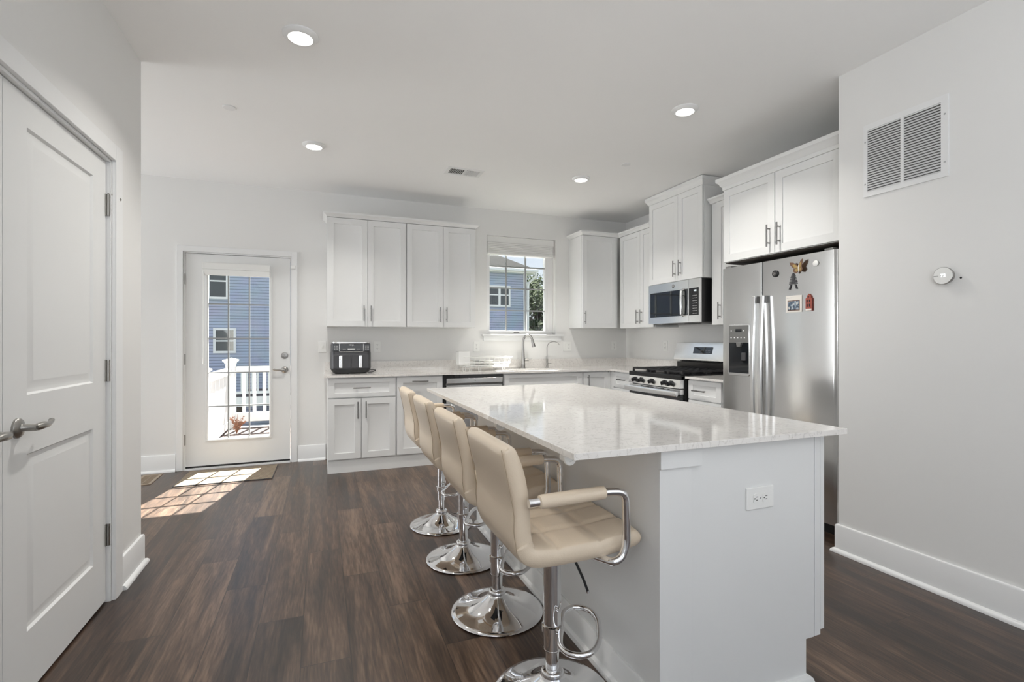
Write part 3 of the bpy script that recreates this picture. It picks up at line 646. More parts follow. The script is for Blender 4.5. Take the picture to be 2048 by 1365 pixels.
# magnets: things of their own on the door (local frame: x along door towards the camera, y into the door)
MX = 2.9478
def mag(name, label, y, z):
    return thing(name, label, 'magnet', (MX, y, z), H, 'souvenir magnets on the refrigerator door')
M_brown = mat('magnet_brown', (0.16, 0.085, 0.05), 0.4, var=.4, scale=60); M_yel = mat('magnet_yellow', (0.36, 0.25, 0.09), 0.4, var=.4, scale=80)
M_brick = mat('magnet_brick', (0.33, 0.075, 0.05), 0.5, var=.25, scale=60); M_blue = mat('picture_blue', (0.10, 0.17, 0.26), 0.4, var=.8, scale=60)
M_photo, n, l, p = node_mat('landscape_print')
t = n.new('ShaderNodeTexCoord'); nz = n.new('ShaderNodeTexNoise'); nz.inputs['Scale'].default_value = 55; nz.inputs['Detail'].default_value = 4; l.new(t.outputs['Object'], nz.inputs['Vector'])
l.new(ramp(n, l, nz.outputs['Fac'], [(0.36, (0.02, 0.02, 0.025)), (0.47, (0.10, 0.15, 0.21)), (0.55, (0.30, 0.36, 0.42)), (0.66, (0.66, 0.62, 0.56))]), p.inputs['Base Color'])
M_paper = mat('card_paper', (0.74, 0.71, 0.66), 0.5)
xq = Matrix.Rotation(R(90), 4, 'X')
k = mag('round_magnet', 'round black and silver magnet at the top left of the refrigerator door', 2.555, 1.685)
MB().lathe([(.0, .008), (.019, .008), (.023, .005), (.024, 0)], 24, xq).build('disc', M_black, k)
b = MB(); 
for q in (-.008, 0.0, .008): b.box(q - .002, q + .002, -.010, -.0075, -.013 + abs(q) * .5, .013 - abs(q) * .5, Matrix.Rotation(R(-35), 4, 'Y'))
b.build('emblem', M_nickel, k)
k = mag('butterfly_magnet', 'brown and yellow butterfly magnet on the refrigerator door', 2.366, 1.70)
for sgn in (1, -1):
    up_ = [(0, 0), (sgn * .012, .022), (sgn * .032, .042), (sgn * .055, .048), (sgn * .052, .028), (sgn * .036, .002)]
    lo = [(0, 0), (sgn * .036, .0), (sgn * .040, -.018), (sgn * .026, -.034), (sgn * .010, -.028)]
    xf = Matrix.Rotation(R(-8), 4, 'Y') @ Matrix.Rotation(R(-20 * sgn), 4, 'Z')
    wv = MB().prism(up_, -.010, -.007, 'y', xf).prism(lo, -.010, -.007, 'y', xf).build('wing', M_brown, k, bevel=.001)
    MB().prism([(u * .62 + sgn * .004, w_ * .62) for u, w_ in up_], -.0116, -.0098, 'y', xf).prism([(u * .62 + sgn * .004, w_ * .62 - .003) for u, w_ in lo], -.0116, -.0098, 'y', xf).build('wing_pattern', M_yel, wv)
MB().tube([(0, -.009, -.03), (0, -.012, 0), (.001, -.010, .02)], [.002, .0045, .003], 8).build('body', M_paper, k)
k = mag('tower_magnet', 'dark lattice tower magnet hanging below the butterfly', 2.414, 1.615)
b = MB()
for i, (w_, z) in enumerate(((.008, .046), (.012, .036), (.016, .026), (.019, .016), (.022, .006), (.025, -.004), (.027, -.014))): b.box(-w_, w_, -.007, -.001, z - .0032, z + .0032); b.box(-w_ * .35, w_ * .35, -.006, -.001, z + .004, z + .010)
b.prism([(-.020, -.02), (-.031, -.052), (-.024, -.052), (-.013, -.02)], -.006, -.001, 'y'); b.prism([(.020, -.02), (.031, -.052), (.024, -.052), (.013, -.02)], -.006, -.001, 'y')
b.build('tower', M_char, k)
k = mag('button_magnet', 'small round white magnet near the top right of the refrigerator door', 2.253, 1.713)
MB().lathe([(.0, .007), (.014, .007), (.0185, .004), (.019, 0)], 24, xq).build('disc', M_white, k)
k = mag('picture_magnet', 'white picture card magnet with a small brown framed photo', 2.410, 1.465)
MB().box(-.060, .060, -.002, 0, -.056, .056).build('card', M_paper, k)
f_ = MB().box(-.045, .045, -.0032, -.0018, -.045, .024).build('photo_frame', M_brown, k)
MB().box(-.040, .040, -.004, -.003, -.040, .019).build('photo', M_photo, f_)
MB().box(-.052, -.01, -.0026, -.0018, .040, .043).build('caption_mark', M_dim, k)
k = mag('house_magnet', 'narrow red brick house magnet with a stepped gable', 2.296, 1.468)
MB().prism([(-.022, -.055), (.022, -.055), (.022, .025), (.016, .028), (.012, .044), (.005, .047), (.003, .055), (-.003, .055), (-.005, .047), (-.012, .044), (-.016, .028), (-.022, .025)], -.009, 0, 'y').build('house', M_brick, k, bevel=.001)
b = MB()
for x in (-.010, .008):
    for z in (.008, -.02): b.box(x - .004, x + .004, -.0102, -.0088, z - .009, z + .009)
b.box(-.004, .004, -.0102, -.0088, .030, .038); b.build('windows', M_black, k)
MB().box(-.02, .02, -.0104, -.0088, -.054, -.042).build('base_strip', M_paper, k)
# ------------------------------------------------------------------ island
IX0, IX1, IY0, IY1 = 0.980, 1.718, 1.273, 3.17
r = thing('island_cabinet', 'white kitchen island base with a plain end panel carrying an outlet', 'cabinet', (0, 0, 0))
MB().box(IX0 + .012, 1.630, IY0 + .02, IY1 - .02, .115, CB).build('cabinet_body', M_cab, r)
MB().box(IX0, IX0 + .012, IY0 + .02, IY1 - .02, 0, CB).build('back_panel', M_cab, r)
ep = [(IX0, 0), (1.617, 0), (1.617, .152), (1.657, .152), (1.657, CB), (IX0, CB)]
MB().prism(ep, IY0, IY0 + .02, 'y').build('end_panel', M_cab, r)
MB().prism(ep, IY1 - .02, IY1, 'y').build('end_panel', M_cab, r)
MB().box(1.668, 1.697, IY0 + .006, IY1 - .006, .148, CB).build('face_frame', M_cab, r, bevel=.001)
MB().box(1.60, 1.617, IY0 + .02, IY1 - .02, 0, .115).build('toe_kick', M_cab, r)
MB().box(IX0 - .002, 1.102, IY0 - .008, IY0, .10, .820).box(IX0 - .005, 1.134, IY0 - .018, IY0, .820, CB).build('corner_pilaster', M_cab, r, bevel=.001)
wd = (IY1 - IY0 - .012) / 3
for i in range(3):
    y1 = IY0 + .006 + wd * (i + 1)
    xf = Matrix.Translation((IX1, y1 - wd, 0)) @ Matrix.Rotation(R(90), 4, 'Z')
    o = MB().panel(.0015, wd - .0015, .166, .872, .019, [(.057, wd - .057, .223, .815)], RS, xf=xf).build('door', M_cab, r)
    hb_ = MB(); hx = wd - .03 if i % 2 == 0 else .03
    hb_.cyl(xf @ Vector((hx, -.03, .66)), xf @ Vector((hx, -.03, .815)), .0058, seg=12)
    for q in (.69, .79): hb_.cyl(xf @ Vector((hx, -.03, q)), xf @ Vector((hx, .001, q)), .0048, seg=10)
    hb_.build('handle', M_handle, o)
IB = [(-.001, 0), (0.028, 0), (0.028, 0.006), (0.024, 0.016), (0.016, 0.02), (0.010, 0.022), (0.010, 0.105), (0.006, .112), (-.001, 0.112)]
MB().sweep(IB, [(IX0, IY1), (IX0, IY0 + .02)][::1]).build('base_molding', M_cab, r)
MB().sweep([(-.001, 0), (.02, 0), (.02, .006), (.016, .018), (.010, .024), (-.001, .026)], [(IX0 - .02, IY0), (1.617, IY0), (1.617, IY0 + .02)]).build('shoe_molding', M_cab, r)
tag(MB().box(.660, 1.767, 1.228, 3.285, CB, CT).build('island_countertop', M_quartz, bevel=.0015), 'polished white quartz countertop of the island', 'countertop')
def puck(y, label):
    k = thing('under_counter_clip', label, 'fitting', (.71, y, .857), 0, 'round fittings under the island overhang')
    xf = Matrix.Rotation(R(90), 4, 'X')
    MB().lathe([(.0, .004), (.009, .004), (.010, .007), (.019, .008), (.021, .005), (.021, -.002), (.0165, -.004), (.0165, -.035), (.0, -.036)], 28, xf).build('cap', M_white, k)
    MB().box(-.014, .014, .006, .030, .010, CB - .857).build('mount', M_white, k, bevel=.002)
puck(1.352, 'white round capped fitting under the near corner of the island overhang')
puck(1.98, 'white round capped fitting under the middle of the island overhang')

# ------------------------------------------------------------------ outlets
def outlet(name, label, loc, rotz, kind='duplex', horiz=False, w=.072, h=.116, group='outlets and switches on the walls'):
    k = thing(name, label, 'outlet' if kind != 'switch' else 'switch', loc, rotz, group)
    if horiz: w, h = h, w
    MB().box(-w / 2, w / 2, -.006, 0, -h / 2, h / 2).build('cover_plate', M_white, k, bevel=.0025)
    if kind == 'switch':
        MB().box(-.006, .006, -.013, -.005, -.012, .012).build('toggle', M_white, k, bevel=.002)
        return k
    for sgn in (-1, 1):
        cx_, cz_ = (sgn * .021, 0) if horiz else (0, sgn * .021)
        if kind == 'double' : cx_ += .022
        xf = Matrix.Translation((cx_, -.006, cz_)) @ (Matrix.Rotation(R(90), 4, 'Y') if horiz else Matrix.Identity(4))
        rc = [(.0155 * math.cos(a) * 1.05, max(-.0125, min(.0125, .017 * math.sin(a)))) for a in [2 * PI * q / 24 for q in range(24)]]
        o = MB().prism(rc, -.0022, .001, 'y', xf).build('receptacle', M_white, k)
        MB().box(-.0065, -.0042, -.0027, -.0020, -.001, .0075, xf).box(.0042, .0065, -.0027, -.0020, -.001, .0065, xf).box(-.002, .002, -.0027, -.0020, -.0085, -.0045, xf).build('slots', M_slot, o, weld=False)
    if kind == 'double':
        MB().box(-.030, -.014, -.0095, -.005, -.034, .034).build('rocker', M_white, k, bevel=.002)
    else: MB().cyl((0, -.0075, 0), (0, -.005, 0), .003, seg=10).build('screw', M_dim, k)
    return k
outlet('light_switch', 'white light switch plate on the wall left of the air fryer', (.016, YB, 1.157), 0, 'switch', w=.075)
outlet('wall_outlet', 'white wall outlet just right of the air fryer', (.562, YB, 1.155), 0)
outlet('wall_outlet', 'white wall outlet above the dish rack', (1.663, YB, 1.152), 0)
outlet('wall_outlet', 'wide white switch and outlet plate right of the filtered water faucet', (2.827, YB, 1.150), 0, 'double', w=.112)
outlet('wall_outlet', 'white wall outlet in the back corner under the single door wall cabinet', (3.50, YB, 1.155), 0)
outlet('wall_outlet', 'white wall outlet on the range wall between corner and range', (XK, 4.658, 1.163), H)
outlet('island_outlet', 'white horizontal outlet on the end panel of the island', (1.394, IY0, .684), 0, horiz=True, w=.075, h=.122)

# ------------------------------------------------------------------ bar stools
def catmull(P, n):
    P = [Vector(q) for q in P]; P = [2 * P[0] - P[1]] + P + [2 * P[-1] - P[-2]]; out = []
    m = len(P) - 3
    for i in range(n):
        u = i / (n - 1) * m; k = min(int(u), m - 1); t_ = u - k; a, b_, c_, d_ = P[k:k + 4]
        out.append(0.5 * ((2 * b_) + (c_ - a) * t_ + (2 * a - 5 * b_ + 4 * c_ - d_) * t_ ** 2 + (3 * b_ - a - 3 * c_ + d_) * t_ ** 3))
    return out
def cushion(mb, P, hw, n=44, m=40, tufts=None, end_round=(.02, .02), bulge=0.0):
    C = catmull(P, n)                                   # points: (x, z, thickness)
    L = [0]
    for i in range(1, n): L.append(L[-1] + math.hypot(C[i].x - C[i - 1].x, C[i].y - C[i - 1].y))
    T_ = L[-1]; outer = []; inner = []
    for i in range(n):
        a = C[max(0, i - 1)]; b_ = C[min(n - 1, i + 1)]; tx, tz = b_.x - a.x, b_.y - a.y; q = math.hypot(tx, tz); nx, nz = -tz / q, tx / q
        e1 = min(1, L[i] / end_round[0]); e2 = min(1, (T_ - L[i]) / end_round[1])
        ee = math.sqrt(max(0, 1 - (1 - e1) ** 2.4)) * math.sqrt(max(0, 1 - (1 - e2) ** 2.4))
        for j in range(m + 1):
            t_ = 2 * j / m - 1
            s_ = math.copysign(abs(t_) ** 0.72, t_)     # denser near the sides
            ed = (1 - abs(s_) ** 7) ** (1 / 7) if abs(s_) < 1 else 0
            y = hw * s_; h_ = C[i].z / 2 * ee * ed
            d = 0.0
            if tufts:
                ns, nt_ = tufts; f = L[i] / T_
                for k in range(1, ns): d = max(d, math.exp(-((f - k / ns) * T_ / .010) ** 2))
                for k in range(1, nt_): d = max(d, math.exp(-((s_ * .5 + .5 - k / nt_) * 2 * hw / .010) ** 2))
                d *= .0075 * ed * ee
            h_in = h_ - d + bulge * ed * ee * (1 - s_ * s_)
            outer.append((C[i].x - nx * h_, y, C[i].y - nz * h_)); inner.append((C[i].x + nx * h_in, y, C[i].y + nz * h_in))
    vs = outer + inner; o2 = len(outer); fs = []
    for i in range(n - 1):
        for j in range(m):
            a = i * (m + 1) + j; fs.append((a, a + 1, a + m + 2, a + m + 1)); fs.append((o2 + a, o2 + a + m + 1, o2 + a + m + 2, o2 + a + 1))
    return mb.add(vs, fs)
def make_stool():
    r = thing('bar_stool', 'x', 'bar stool', (0, 0, 0))
    # backrest and seat (local x towards the island, z up)
    b = MB(); cushion(b, [(-.232, .908, .046), (-.221, .87, .058), (-.207, .826, .064), (-.194, .77, .061), (-.187, .718, .060), (-.186, .668, .062), (-.182, .624, .066), (-.170, .590, .066)], .193, end_round=(.020, .006))
    b.build('backrest', M_leather, r, smooth=60)
    b = MB(); cushion(b, [(-.188, .620, .052), (-.174, .592, .060), (-.148, .574, .064), (-.10, .568, .064), (-.04, .568, .064), (.03, .569, .064), (.10, .573, .064), (.16, .580, .062), (.200, .585, .058), (.224, .585, .050)], .196, n=60, m=60, tufts=(3, 3), end_round=(.006, .024), bulge=.004)
    b.build('seat', M_leather, r, smooth=60)
    # piping along the sides
    for sy in (-1, 1):
        C = catmull([(-.256, .902, 0), (-.239, .826, 0), (-.218, .718, 0), (-.217, .66, 0), (-.208, .60, 0)], 16)
        pp = MB().tube([(q.x + .003, sy * .188, q.y) for q in C], .0014, 6); pp.build('piping', M_seam, r)
    for sy in (-1, 1):
        y = sy * .226
        pth = [(-.184, y, .752), (.085, y, .758), (.142, y, .749), (.146, y, .59), (.130, y, .550), (.100, y, .538), (.06, y * .55, .532)]
        pp = fillet(pth, .055, 8)
        a = MB().tube(pp, .0125, 14).build('arm', M_chrome, r)
        MB().tube([(-.152, y, .7526), (-.149, y, .7526), (-.142, y, .753), (.0, y, .7565), (.064, y, .7575), (.068, y, .7576)], [.014, .019, .0205, .0205, .019, .014], 16).build('arm_pad', M_leather, a)
    MB().box(-.09, .09, -.09, .09, .530, .543).build('mounting_plate', M_black, r, bevel=.003)
    MB().lathe([(.030, .17), (.030, .535)], 28).build('column', M_chrome, r)
    MB().lathe([(.0305, .168), (.0305, .172), (.0235, .172), (.0235, .08)], 28).build('lower_column', M_chrome, r)
    prof = [(.0, .002), (.203, .002), (.206, .006), (.203, .010), (.185, .013), (.15, .019), (.115, .030), (.085, .045), (.062, .060), (.045, .073), (.036, .080), (.036, .083), (.039, .087), (.039, .095), (.034, .100), (.024, .101)]
    MB().lathe(prof, 72).build('base', M_chrome, r, smooth=60)
    half = [(.030, 0), (.030, .07), (.036, .105), (.06, .135), (.10, .14), (.135, .115), (.155, .06), (.158, 0)]
    C = catmull([(a, b_, 0) for a, b_ in half], 30); ring = [(q.x, q.y) for q in C] + [(q.x, -q.y) for q in C[-2:0:-1]]
    ca, sa = math.cos(R(-30)), math.sin(R(-30))
    MB().tube([(x * ca - y * sa, x * sa + y * ca, .24) for x, y in ring], .0095, 12, closed=True).build('footrest', M_chrome, r)
    MB().lathe([(.031, .225), (.036, .228), (.036, .252), (.031, .255)], 24).build('footrest_collar', M_chrome, r)
    lv = MB().tube([(.035, -.03, .535), (.05, -.05, .50), (.078, -.075, .425), (.09, -.085, .385)], .0045, 8).build('height_lever', M_black, r)
    MB().cyl((.089, -.0845, .388), (.0905, -.0855, .381), .0055, seg=10).build('lever_tip', M_chrome, lv)
    return r
st0 = make_stool()
for i, (x, y, rz, lab) in enumerate((
        (.737, 1.528, 0, 'cream leather bar stool nearest the camera at the island corner, seat and armrest in view'),
        (.742, 2.108, 0, 'cream leather bar stool directly behind the nearest one at the island'),
        (.745, 2.688, 0, 'cream leather bar stool third from the camera, second from the dishwasher end'),
        (.748, 3.238, 0, 'cream leather bar stool at the far end of the island nearest the base cabinets'))):
    o = st0 if i == 0 else copy_tree(st0)
    o.location = (x, y, 0); o.rotation_euler.z = R(rz); tag(o, lab, 'bar stool', 'cream bar stools along the island')
# ------------------------------------------------------------------ air fryer
r = thing('air_fryer', 'black dual basket air fryer on the left end of the counter', 'air fryer', (.272, 4.985, CT))
def rrect(w, d, rad, cy_, k=6):
    out = []
    for (sx_, sy_, a0) in ((1, 1, 0), (-1, 1, 90), (-1, -1, 180), (1, -1, 270)):
        for q in range(k): a = R(a0 + 90 * q / (k - 1)); out.append((sx_ * (w / 2 - rad) + rad * math.cos(a), cy_ + sy_ * (d / 2 - rad) + rad * math.sin(a)))
    return out
def loft(mb, secs):
    n_ = len(secs[0][0]); vs = []; fs = []
    for poly, z in secs: vs += [(x, y, z) for x, y in poly]
    for i in range(len(secs) - 1):
        for k in range(n_): fs.append((i * n_ + k, i * n_ + (k + 1) % n_, (i + 1) * n_ + (k + 1) % n_, (i + 1) * n_ + k))
    fs += [tuple(range(n_ - 1, -1, -1)), tuple((len(secs) - 1) * n_ + k for k in range(n_))]
    return mb.add(vs, fs)
loft(MB(), [(rrect(.28, .24, .05, .14), 0.004), (rrect(.325, .275, .05, .14), .012), (rrect(.366, .30, .05, .15), .040), (rrect(.370, .30, .05, .15), .052)]).build('base', M_black, r, smooth=50)
loft(MB(), [(rrect(.372, .302, .05, .15), .052), (rrect(.372, .302, .05, .15), .20), (rrect(.366, .296, .05, .15), .215), (rrect(.362, .29, .05, .15), .285), (rrect(.35, .28, .05, .15), .294)]).build('housing', M_char, r, smooth=50)
loft(MB(), [(rrect(.35, .28, .05, .15), .294), (rrect(.35, .28, .05, .15), .303), (rrect(.335, .265, .05, .15), .307)]).build('lid', M_steelb, r, smooth=50)
cp = MB().box(-.17, .172, -.0045, .03, .218, .288).build('control_panel', M_glassblk, r, bevel=.004)
b = MB(); b.tube(fillet([(-.108, -.006, .287), (-.108, -.006, .212), (.112, -.006, .212), (.112, -.006, .287)], .014), .003, 8); b.build('panel_trim', M_steelb, cp)
text_part('NINJA', .0165, M_text, cp, (.002, -.0055, .277), ROT_BACK, 'logo')
MB().box(-.032, .034, -.0056, -.004, .233, .243).build('mode_light', M_text, cp)
b = MB()
for x in (-.15, -.128, .135, .155):
    for z in (.235, .25, .265): b.box(x - .006, x + .006, -.0056, -.004, z - .003, z + .003)
for x in (-.07, -.055, .06, .075): b.box(x - .008, x + .008, -.0056, -.004, .2345, .2405)
b.build('button_marks', M_dim, cp)
for x0, x1, hx in ((-.181, -.002, -.095), (.002, .181, .085)):
    dw = MB().box(x0 + (.02 if x0 < -.1 else 0), x1 - (.02 if x1 > .1 else 0), -.006, .02, .055, .185).build('basket_drawer', M_char, r, bevel=.005)
    MB().box(hx - .0155, hx + .0155, -.030, -.004, .058, .178).build('drawer_handle', M_steelb, dw, bevel=.006)
MB().tube(catmull([(.165, .22, .02), (.20, .17, .026), (.228, .15, .026), (.236, .12, .022), (.20, .10, .008), (.165, .11, .006)], 30), .0035, 8).build('power_cord', M_black, r)
# ------------------------------------------------------------------ dish rack
r = thing('dish_rack', 'white wire dish rack with utensil cup beside the sink', 'dish rack', (1.40, 5.0, CT))
b = MB(); X1 = .50; D = .33
for z, o in ((.055, 0.0), (.085, .012), (.145, .03)): b.tube(fillet([(.0 - o * .3, -o, z), (X1 + o, -o, z), (X1 + o, D, z), (-o * .3, D, z), (-o * .3, -o, z)], .02), .0042, 8)
for i in range(15): x = .03 + i * .032; b.tube([(x, 0, .055), (x, D, .055)], .0022, 6)
for i in range(9):
    x = .05 + i * .055
    b.tube([(x, -.03, .145), (x, 0, .055)], .0024, 6); b.tube([(x, D, .145), (x, D, .055)], .0024, 6)
for i in range(7): y = .02 + i * .048; b.tube([(X1, y, .055), (X1 + .03, y, .145)], .0024, 6); b.tube([(0, y, .055), (-.01, y, .145)], .0024, 6)
b.build('wire_basket', M_white, r)
b = MB()
for x, y in ((0.0, .02), (.07, .02), (.17, .02), (.44, .02), (0.0, .31), (.44, .31)): b.tube([(x - .012, y, .06), (x - .012, y, .003), (x + .012, y, .003), (x + .012, y, .06)], .004, 8)
b.build('wire_feet', M_white, r)
MB().box(.02, X1 - .005, .012, D - .012, .035, .043).build('drip_tray', M_white, r, bevel=.003)
b = MB()
b.box(-.065, .055, -.01, .0, .07, .205); b.box(-.065, .055, .09, .10, .07, .205); b.box(-.065, -.058, 0, .09, .07, .205); b.box(.048, .055, 0, .09, .07, .205); b.box(-.065, .055, -.01, .10, .066, .072)
b.build('utensil_cup', M_white, r, bevel=.003)
for i in range(2):
    tag(MB().lathe([(.0, .0), (.06, .0), (.11, .014), (.112, .017), (.06, .006), (.0, .005)], 32, Matrix.Translation((1.62 + .03 * i, 5.16, CT + .066 + .022 * i))).build('plate', M_white),
        ('white plate lying in the dish rack' if i == 0 else 'white plate on top of another plate in the dish rack'), 'plate', 'plates in the dish rack')
# ------------------------------------------------------------------ ceiling fittings
def downlight(x, y, label):
    k = thing('recessed_light', label, 'ceiling light', (x, y, CZ), 0, 'recessed ceiling lights')
    MB().lathe([(.084, 0), (.084, -.006), (.078, -.012), (.066, -.018), (.058, -.020), (.057, -.012), (.057, 0)], 40).build('trim_ring', M_trim, k)
    MB().lathe([(.0, -.0175), (.05, -.0175), (.057, -.015), (.057, -.008), (0, -.008)], 40).build('lens', M_lens, k)
    d = bpy.data.lights.new('downlight', 'AREA'); d.shape = 'DISK'; d.size = .10; d.energy = 10.5; d.color = (1, .97, .92); d.spread = R(124)
    o = bpy.data.objects.new('downlight', d); COL.objects.link(o); o.location = (x, y, CZ - .03)
downlight(-.094, 2.683, 'recessed ceiling light nearest the camera, left of the island')
downlight(-.050, 4.150, 'recessed ceiling light towards the patio door')
downlight(2.237, 2.634, 'recessed ceiling light in front of the refrigerator cabinet')
downlight(2.276, 4.102, 'recessed ceiling light towards the kitchen window corner')
def cover(x, y, label):
    tag(MB().lathe([(.0, -.006), (.036, -.006), (.040, -.003), (.040, 0), (0, 0)], 32).build('sprinkler_cover', M_trim, loc=(x, y, CZ)), label, 'sprinkler cover', 'flat sprinkler covers on the ceiling')
cover(-.556, 3.682, 'small white round sprinkler cover on the ceiling left of the lights')
cover(2.458, 3.637, 'small white round sprinkler cover on the ceiling near the tall cabinet')
k = thing('ceiling_vent', 'white ceiling air vent with dark louvers above the window wall', 'air vent', (1.205, 4.325, CZ))
MB().box(-.165, .165, -.095, -.062, -.005, 0).box(-.165, .165, .062, .095, -.005, 0).box(-.165, -.135, -.062, .062, -.005, 0).box(.135, .165, -.062, .062, -.005, 0).build('frame', M_trim, k, weld=False)
MB().box(-.135, .135, -.062, .062, -.0012, -.0004).build('duct_opening', M_ventdark, k)
for sgn, nm in ((-1, 'left'), (1, 'right')):
    b = MB()
    for i in range(9):
        x = sgn * (.008 + i * .0148 + .0)
        b.box(-.0012, .0012, -.062, .062, -.008, .006, Matrix.Translation((x, 0, -.004)) @ Matrix.Rotation(R(-34 * sgn), 4, 'Y'))
    b.build('louvers', M_trim, k, weld=False)
MB().box(-.006, .006, -.062, .062, -.006, 0).build('center_bar', M_trim, k)
# ------------------------------------------------------------------ right wall
k = thing('return_air_grille', 'large white return air grille high on the right wall', 'air vent', (XR, 1.846, 2.004), H)
GW, GH = .395, .393
MB().box(0, GW, -.008, 0, 0, .026).box(0, GW, -.008, 0, GH - .030, GH).box(0, .020, -.008, 0, .026, GH - .03).box(GW - .030, GW, -.008, 0, .026, GH - .03).box(.187, .202, -.008, 0, .026, GH - .03).build('frame', M_trim, k, weld=False)
MB().box(.02, GW - .03, -.0014, -.0004, .026, GH - .03).build('duct_opening', M_ventdark, k)
for x0, x1 in ((.020, .187), (.202, GW - .030)):
    b = MB()
    for i in range(26):
        z = .030 + i * (GH - .064) / 25
        b.box(x0, x1, -.0065, .0065, -.0007, .0007, Matrix.Translation((0, -.005, z)) @ Matrix.Rotation(R(50), 4, 'X'))
    b.build('louvers', M_trim, k, weld=False)
b = MB()
for x in (.010, GW - .014):
    for z in (.07, .30): b.lathe([(.0, .002), (.004, .0015), (.005, 0)], 12, Matrix.Translation((x, -.008, z)) @ Matrix.Rotation(R(90), 4, 'X'))
b.build('screws', M_dim, k)
k = thing('thermostat', 'round white thermostat reading 73 on the right wall', 'thermostat', (XR, 1.463, 1.528), H)
xf = Matrix.Rotation(R(90), 4, 'X')
MB().lathe([(.0, .0), (.036, .0), (.036, .014), (.041, .016), (.0415, .026), (.040, .028), (0, .028)], 48, xf).build('housing', M_nickel, k)
fc = MB().lathe([(.0, .0285), (.0385, .0285), (.040, .027), (.040, .022)], 48, xf).build('face', M_white, k)
text_part('73', .022, M_lit, fc, (.002, -.0292, .0), ROT_BACK, 'temperature_digits')
MB().box(-.037, -.018, -.0292, -.0284, -.001, .001).build('dial_mark', M_gray, fc)
tag(MB().lathe([(.0, .001), (.004, .0012), (.005, 0)], 14, Matrix.Translation((XR, 1.405, 1.513)) @ Matrix.Rotation(R(-90), 4, 'Y')).build('wall_anchor', M_slot), 'tiny dark screw hole in the wall beside the thermostat', 'screw hole')
# ------------------------------------------------------------------ floor things
k = thing('doormat', 'tan woven doormat in front of the patio door', 'doormat', (-.77, 5.10, 0))
k.rotation_euler.z = R(-1.0)
MB().box(-.37, .37, -.25, .255, 0.0008, .009).build('pile', M_mat, k, bevel=.002)
MB().box(-.375, .375, -.255, -.25, .0005, .0075).box(-.375, .375, .255, .26, .0005, .0075).box(-.375, -.37, -.25, .255, .0005, .0075).box(.37, .375, -.25, .255, .0005, .0075).build('edging', M_char, k, weld=False)
k = thing('floor_register', 'tan floor air register left of the doormat', 'air vent', (-1.42, 5.19, 0))
MB().box(-.075, -.052, -.175, .175, .0005, .005).box(.052, .075, -.175, .175, .0005, .005).box(-.052, .052, -.175, -.15, .0005, .005).box(-.052, .052, .15, .175, .0005, .005).build('frame', M_bronze, k, weld=False)
b = MB(); b.box(-.052, .052, -.15, .15, .0004, .001); b.build('opening', M_ventdark, k)
b = MB()
for i in range(24): y = -.144 + i * .0125; b.box(-.052, .052, y, y + .003, .001, .004)
b.box(-.003, .003, -.15, .15, .001, .004); b.build('louvers', M_bronze, k, weld=False)
# ------------------------------------------------------------------ outside
tag(MB().box(-60, 80, 5.7, 120, -3.2, -3.0).build('lawn', M_lawn), kind='structure')
DZ_ = -0.13; DYE = 8.80
k = thing('patio_deck', 'reddish brown board deck outside the patio door', 'deck', (0, 0, 0))
MB().box(-1.75, 2.2, 5.62, DYE, DZ_ - .03, DZ_).build('deck_boards', M_deck, k)
MB().box(-1.75, 2.2, DYE, DYE + .03, DZ_ - .30, DZ_).box(-1.78, -1.75, 5.62, DYE + .03, DZ_ - .3, DZ_).build('fascia', M_rail, k, weld=False)
for x in (-1.6, 2.0): MB().box(x, x + .14, DYE - .25, DYE - .11, -3.0, DZ_ - .03).build('support_post', M_rail, k)
k = thing('deck_railing', 'white deck railing with square balusters beyond the patio door', 'railing', (0, 0, 0))
PX, PY = -1.30, 8.72
def post(x, y, parent, z1=.84):
    b = MB(); b.box(x - .065, x + .065, y - .065, y + .065, DZ_, z1)
    o = b.build('post', M_rail, parent, bevel=.004)
    c_ = MB(); zz = z1
    for w, za, zb in ((.075, 0, .02), (.085, .02, .035), (.10, .035, .055)): c_.box(x - w, x + w, y - w, y + w, zz + za, zz + zb)
    c_.prism([(x - .1, zz + .055), (x + .1, zz + .055), (x, zz + .085)], y - .1, y + .1, 'y')
    c_.build('post_cap', M_rail, o, weld=False)
post(PX, PY, k, .87); post(2.0, PY, k)
MB().box(PX + .065, 1.935, PY - .035, PY + .035, .735, .815).build('top_rail', M_rail, k, bevel=.006)
MB().box(PX + .065, 1.935, PY - .03, PY + .03, DZ_ + .09, DZ_ + .23).build('bottom_rail', M_rail, k, bevel=.004)
x = PX + .16
while x < 1.9:
    MB().box(x, x + .045, PY - .022, PY + .022, DZ_ + .23, .735).build('baluster', M_rail, k); x += .145
k = thing('privacy_fence', 'white vertical board privacy panel on the left side of the deck', 'fence', (0, 0, 0))
b = MB(); y = 5.75
while y < PY - .16: b.box(-1.335, -1.305 + .003 * (int(y * 100) % 2), y, y + .145, DZ_ + .12, .70); y += .150
b.build('boards', M_rail, k, weld=False, bevel=.004)
MB().box(-1.365, -1.275, 5.70, PY - .11, .70, .80).build('top_rail', M_rail, k, bevel=.006)
MB().box(-1.355, -1.285, 5.70, PY - .11, DZ_ + .04, DZ_ + .14).build('bottom_rail', M_rail, k, bevel=.004)
post(-1.42, 7.33, k, .80)
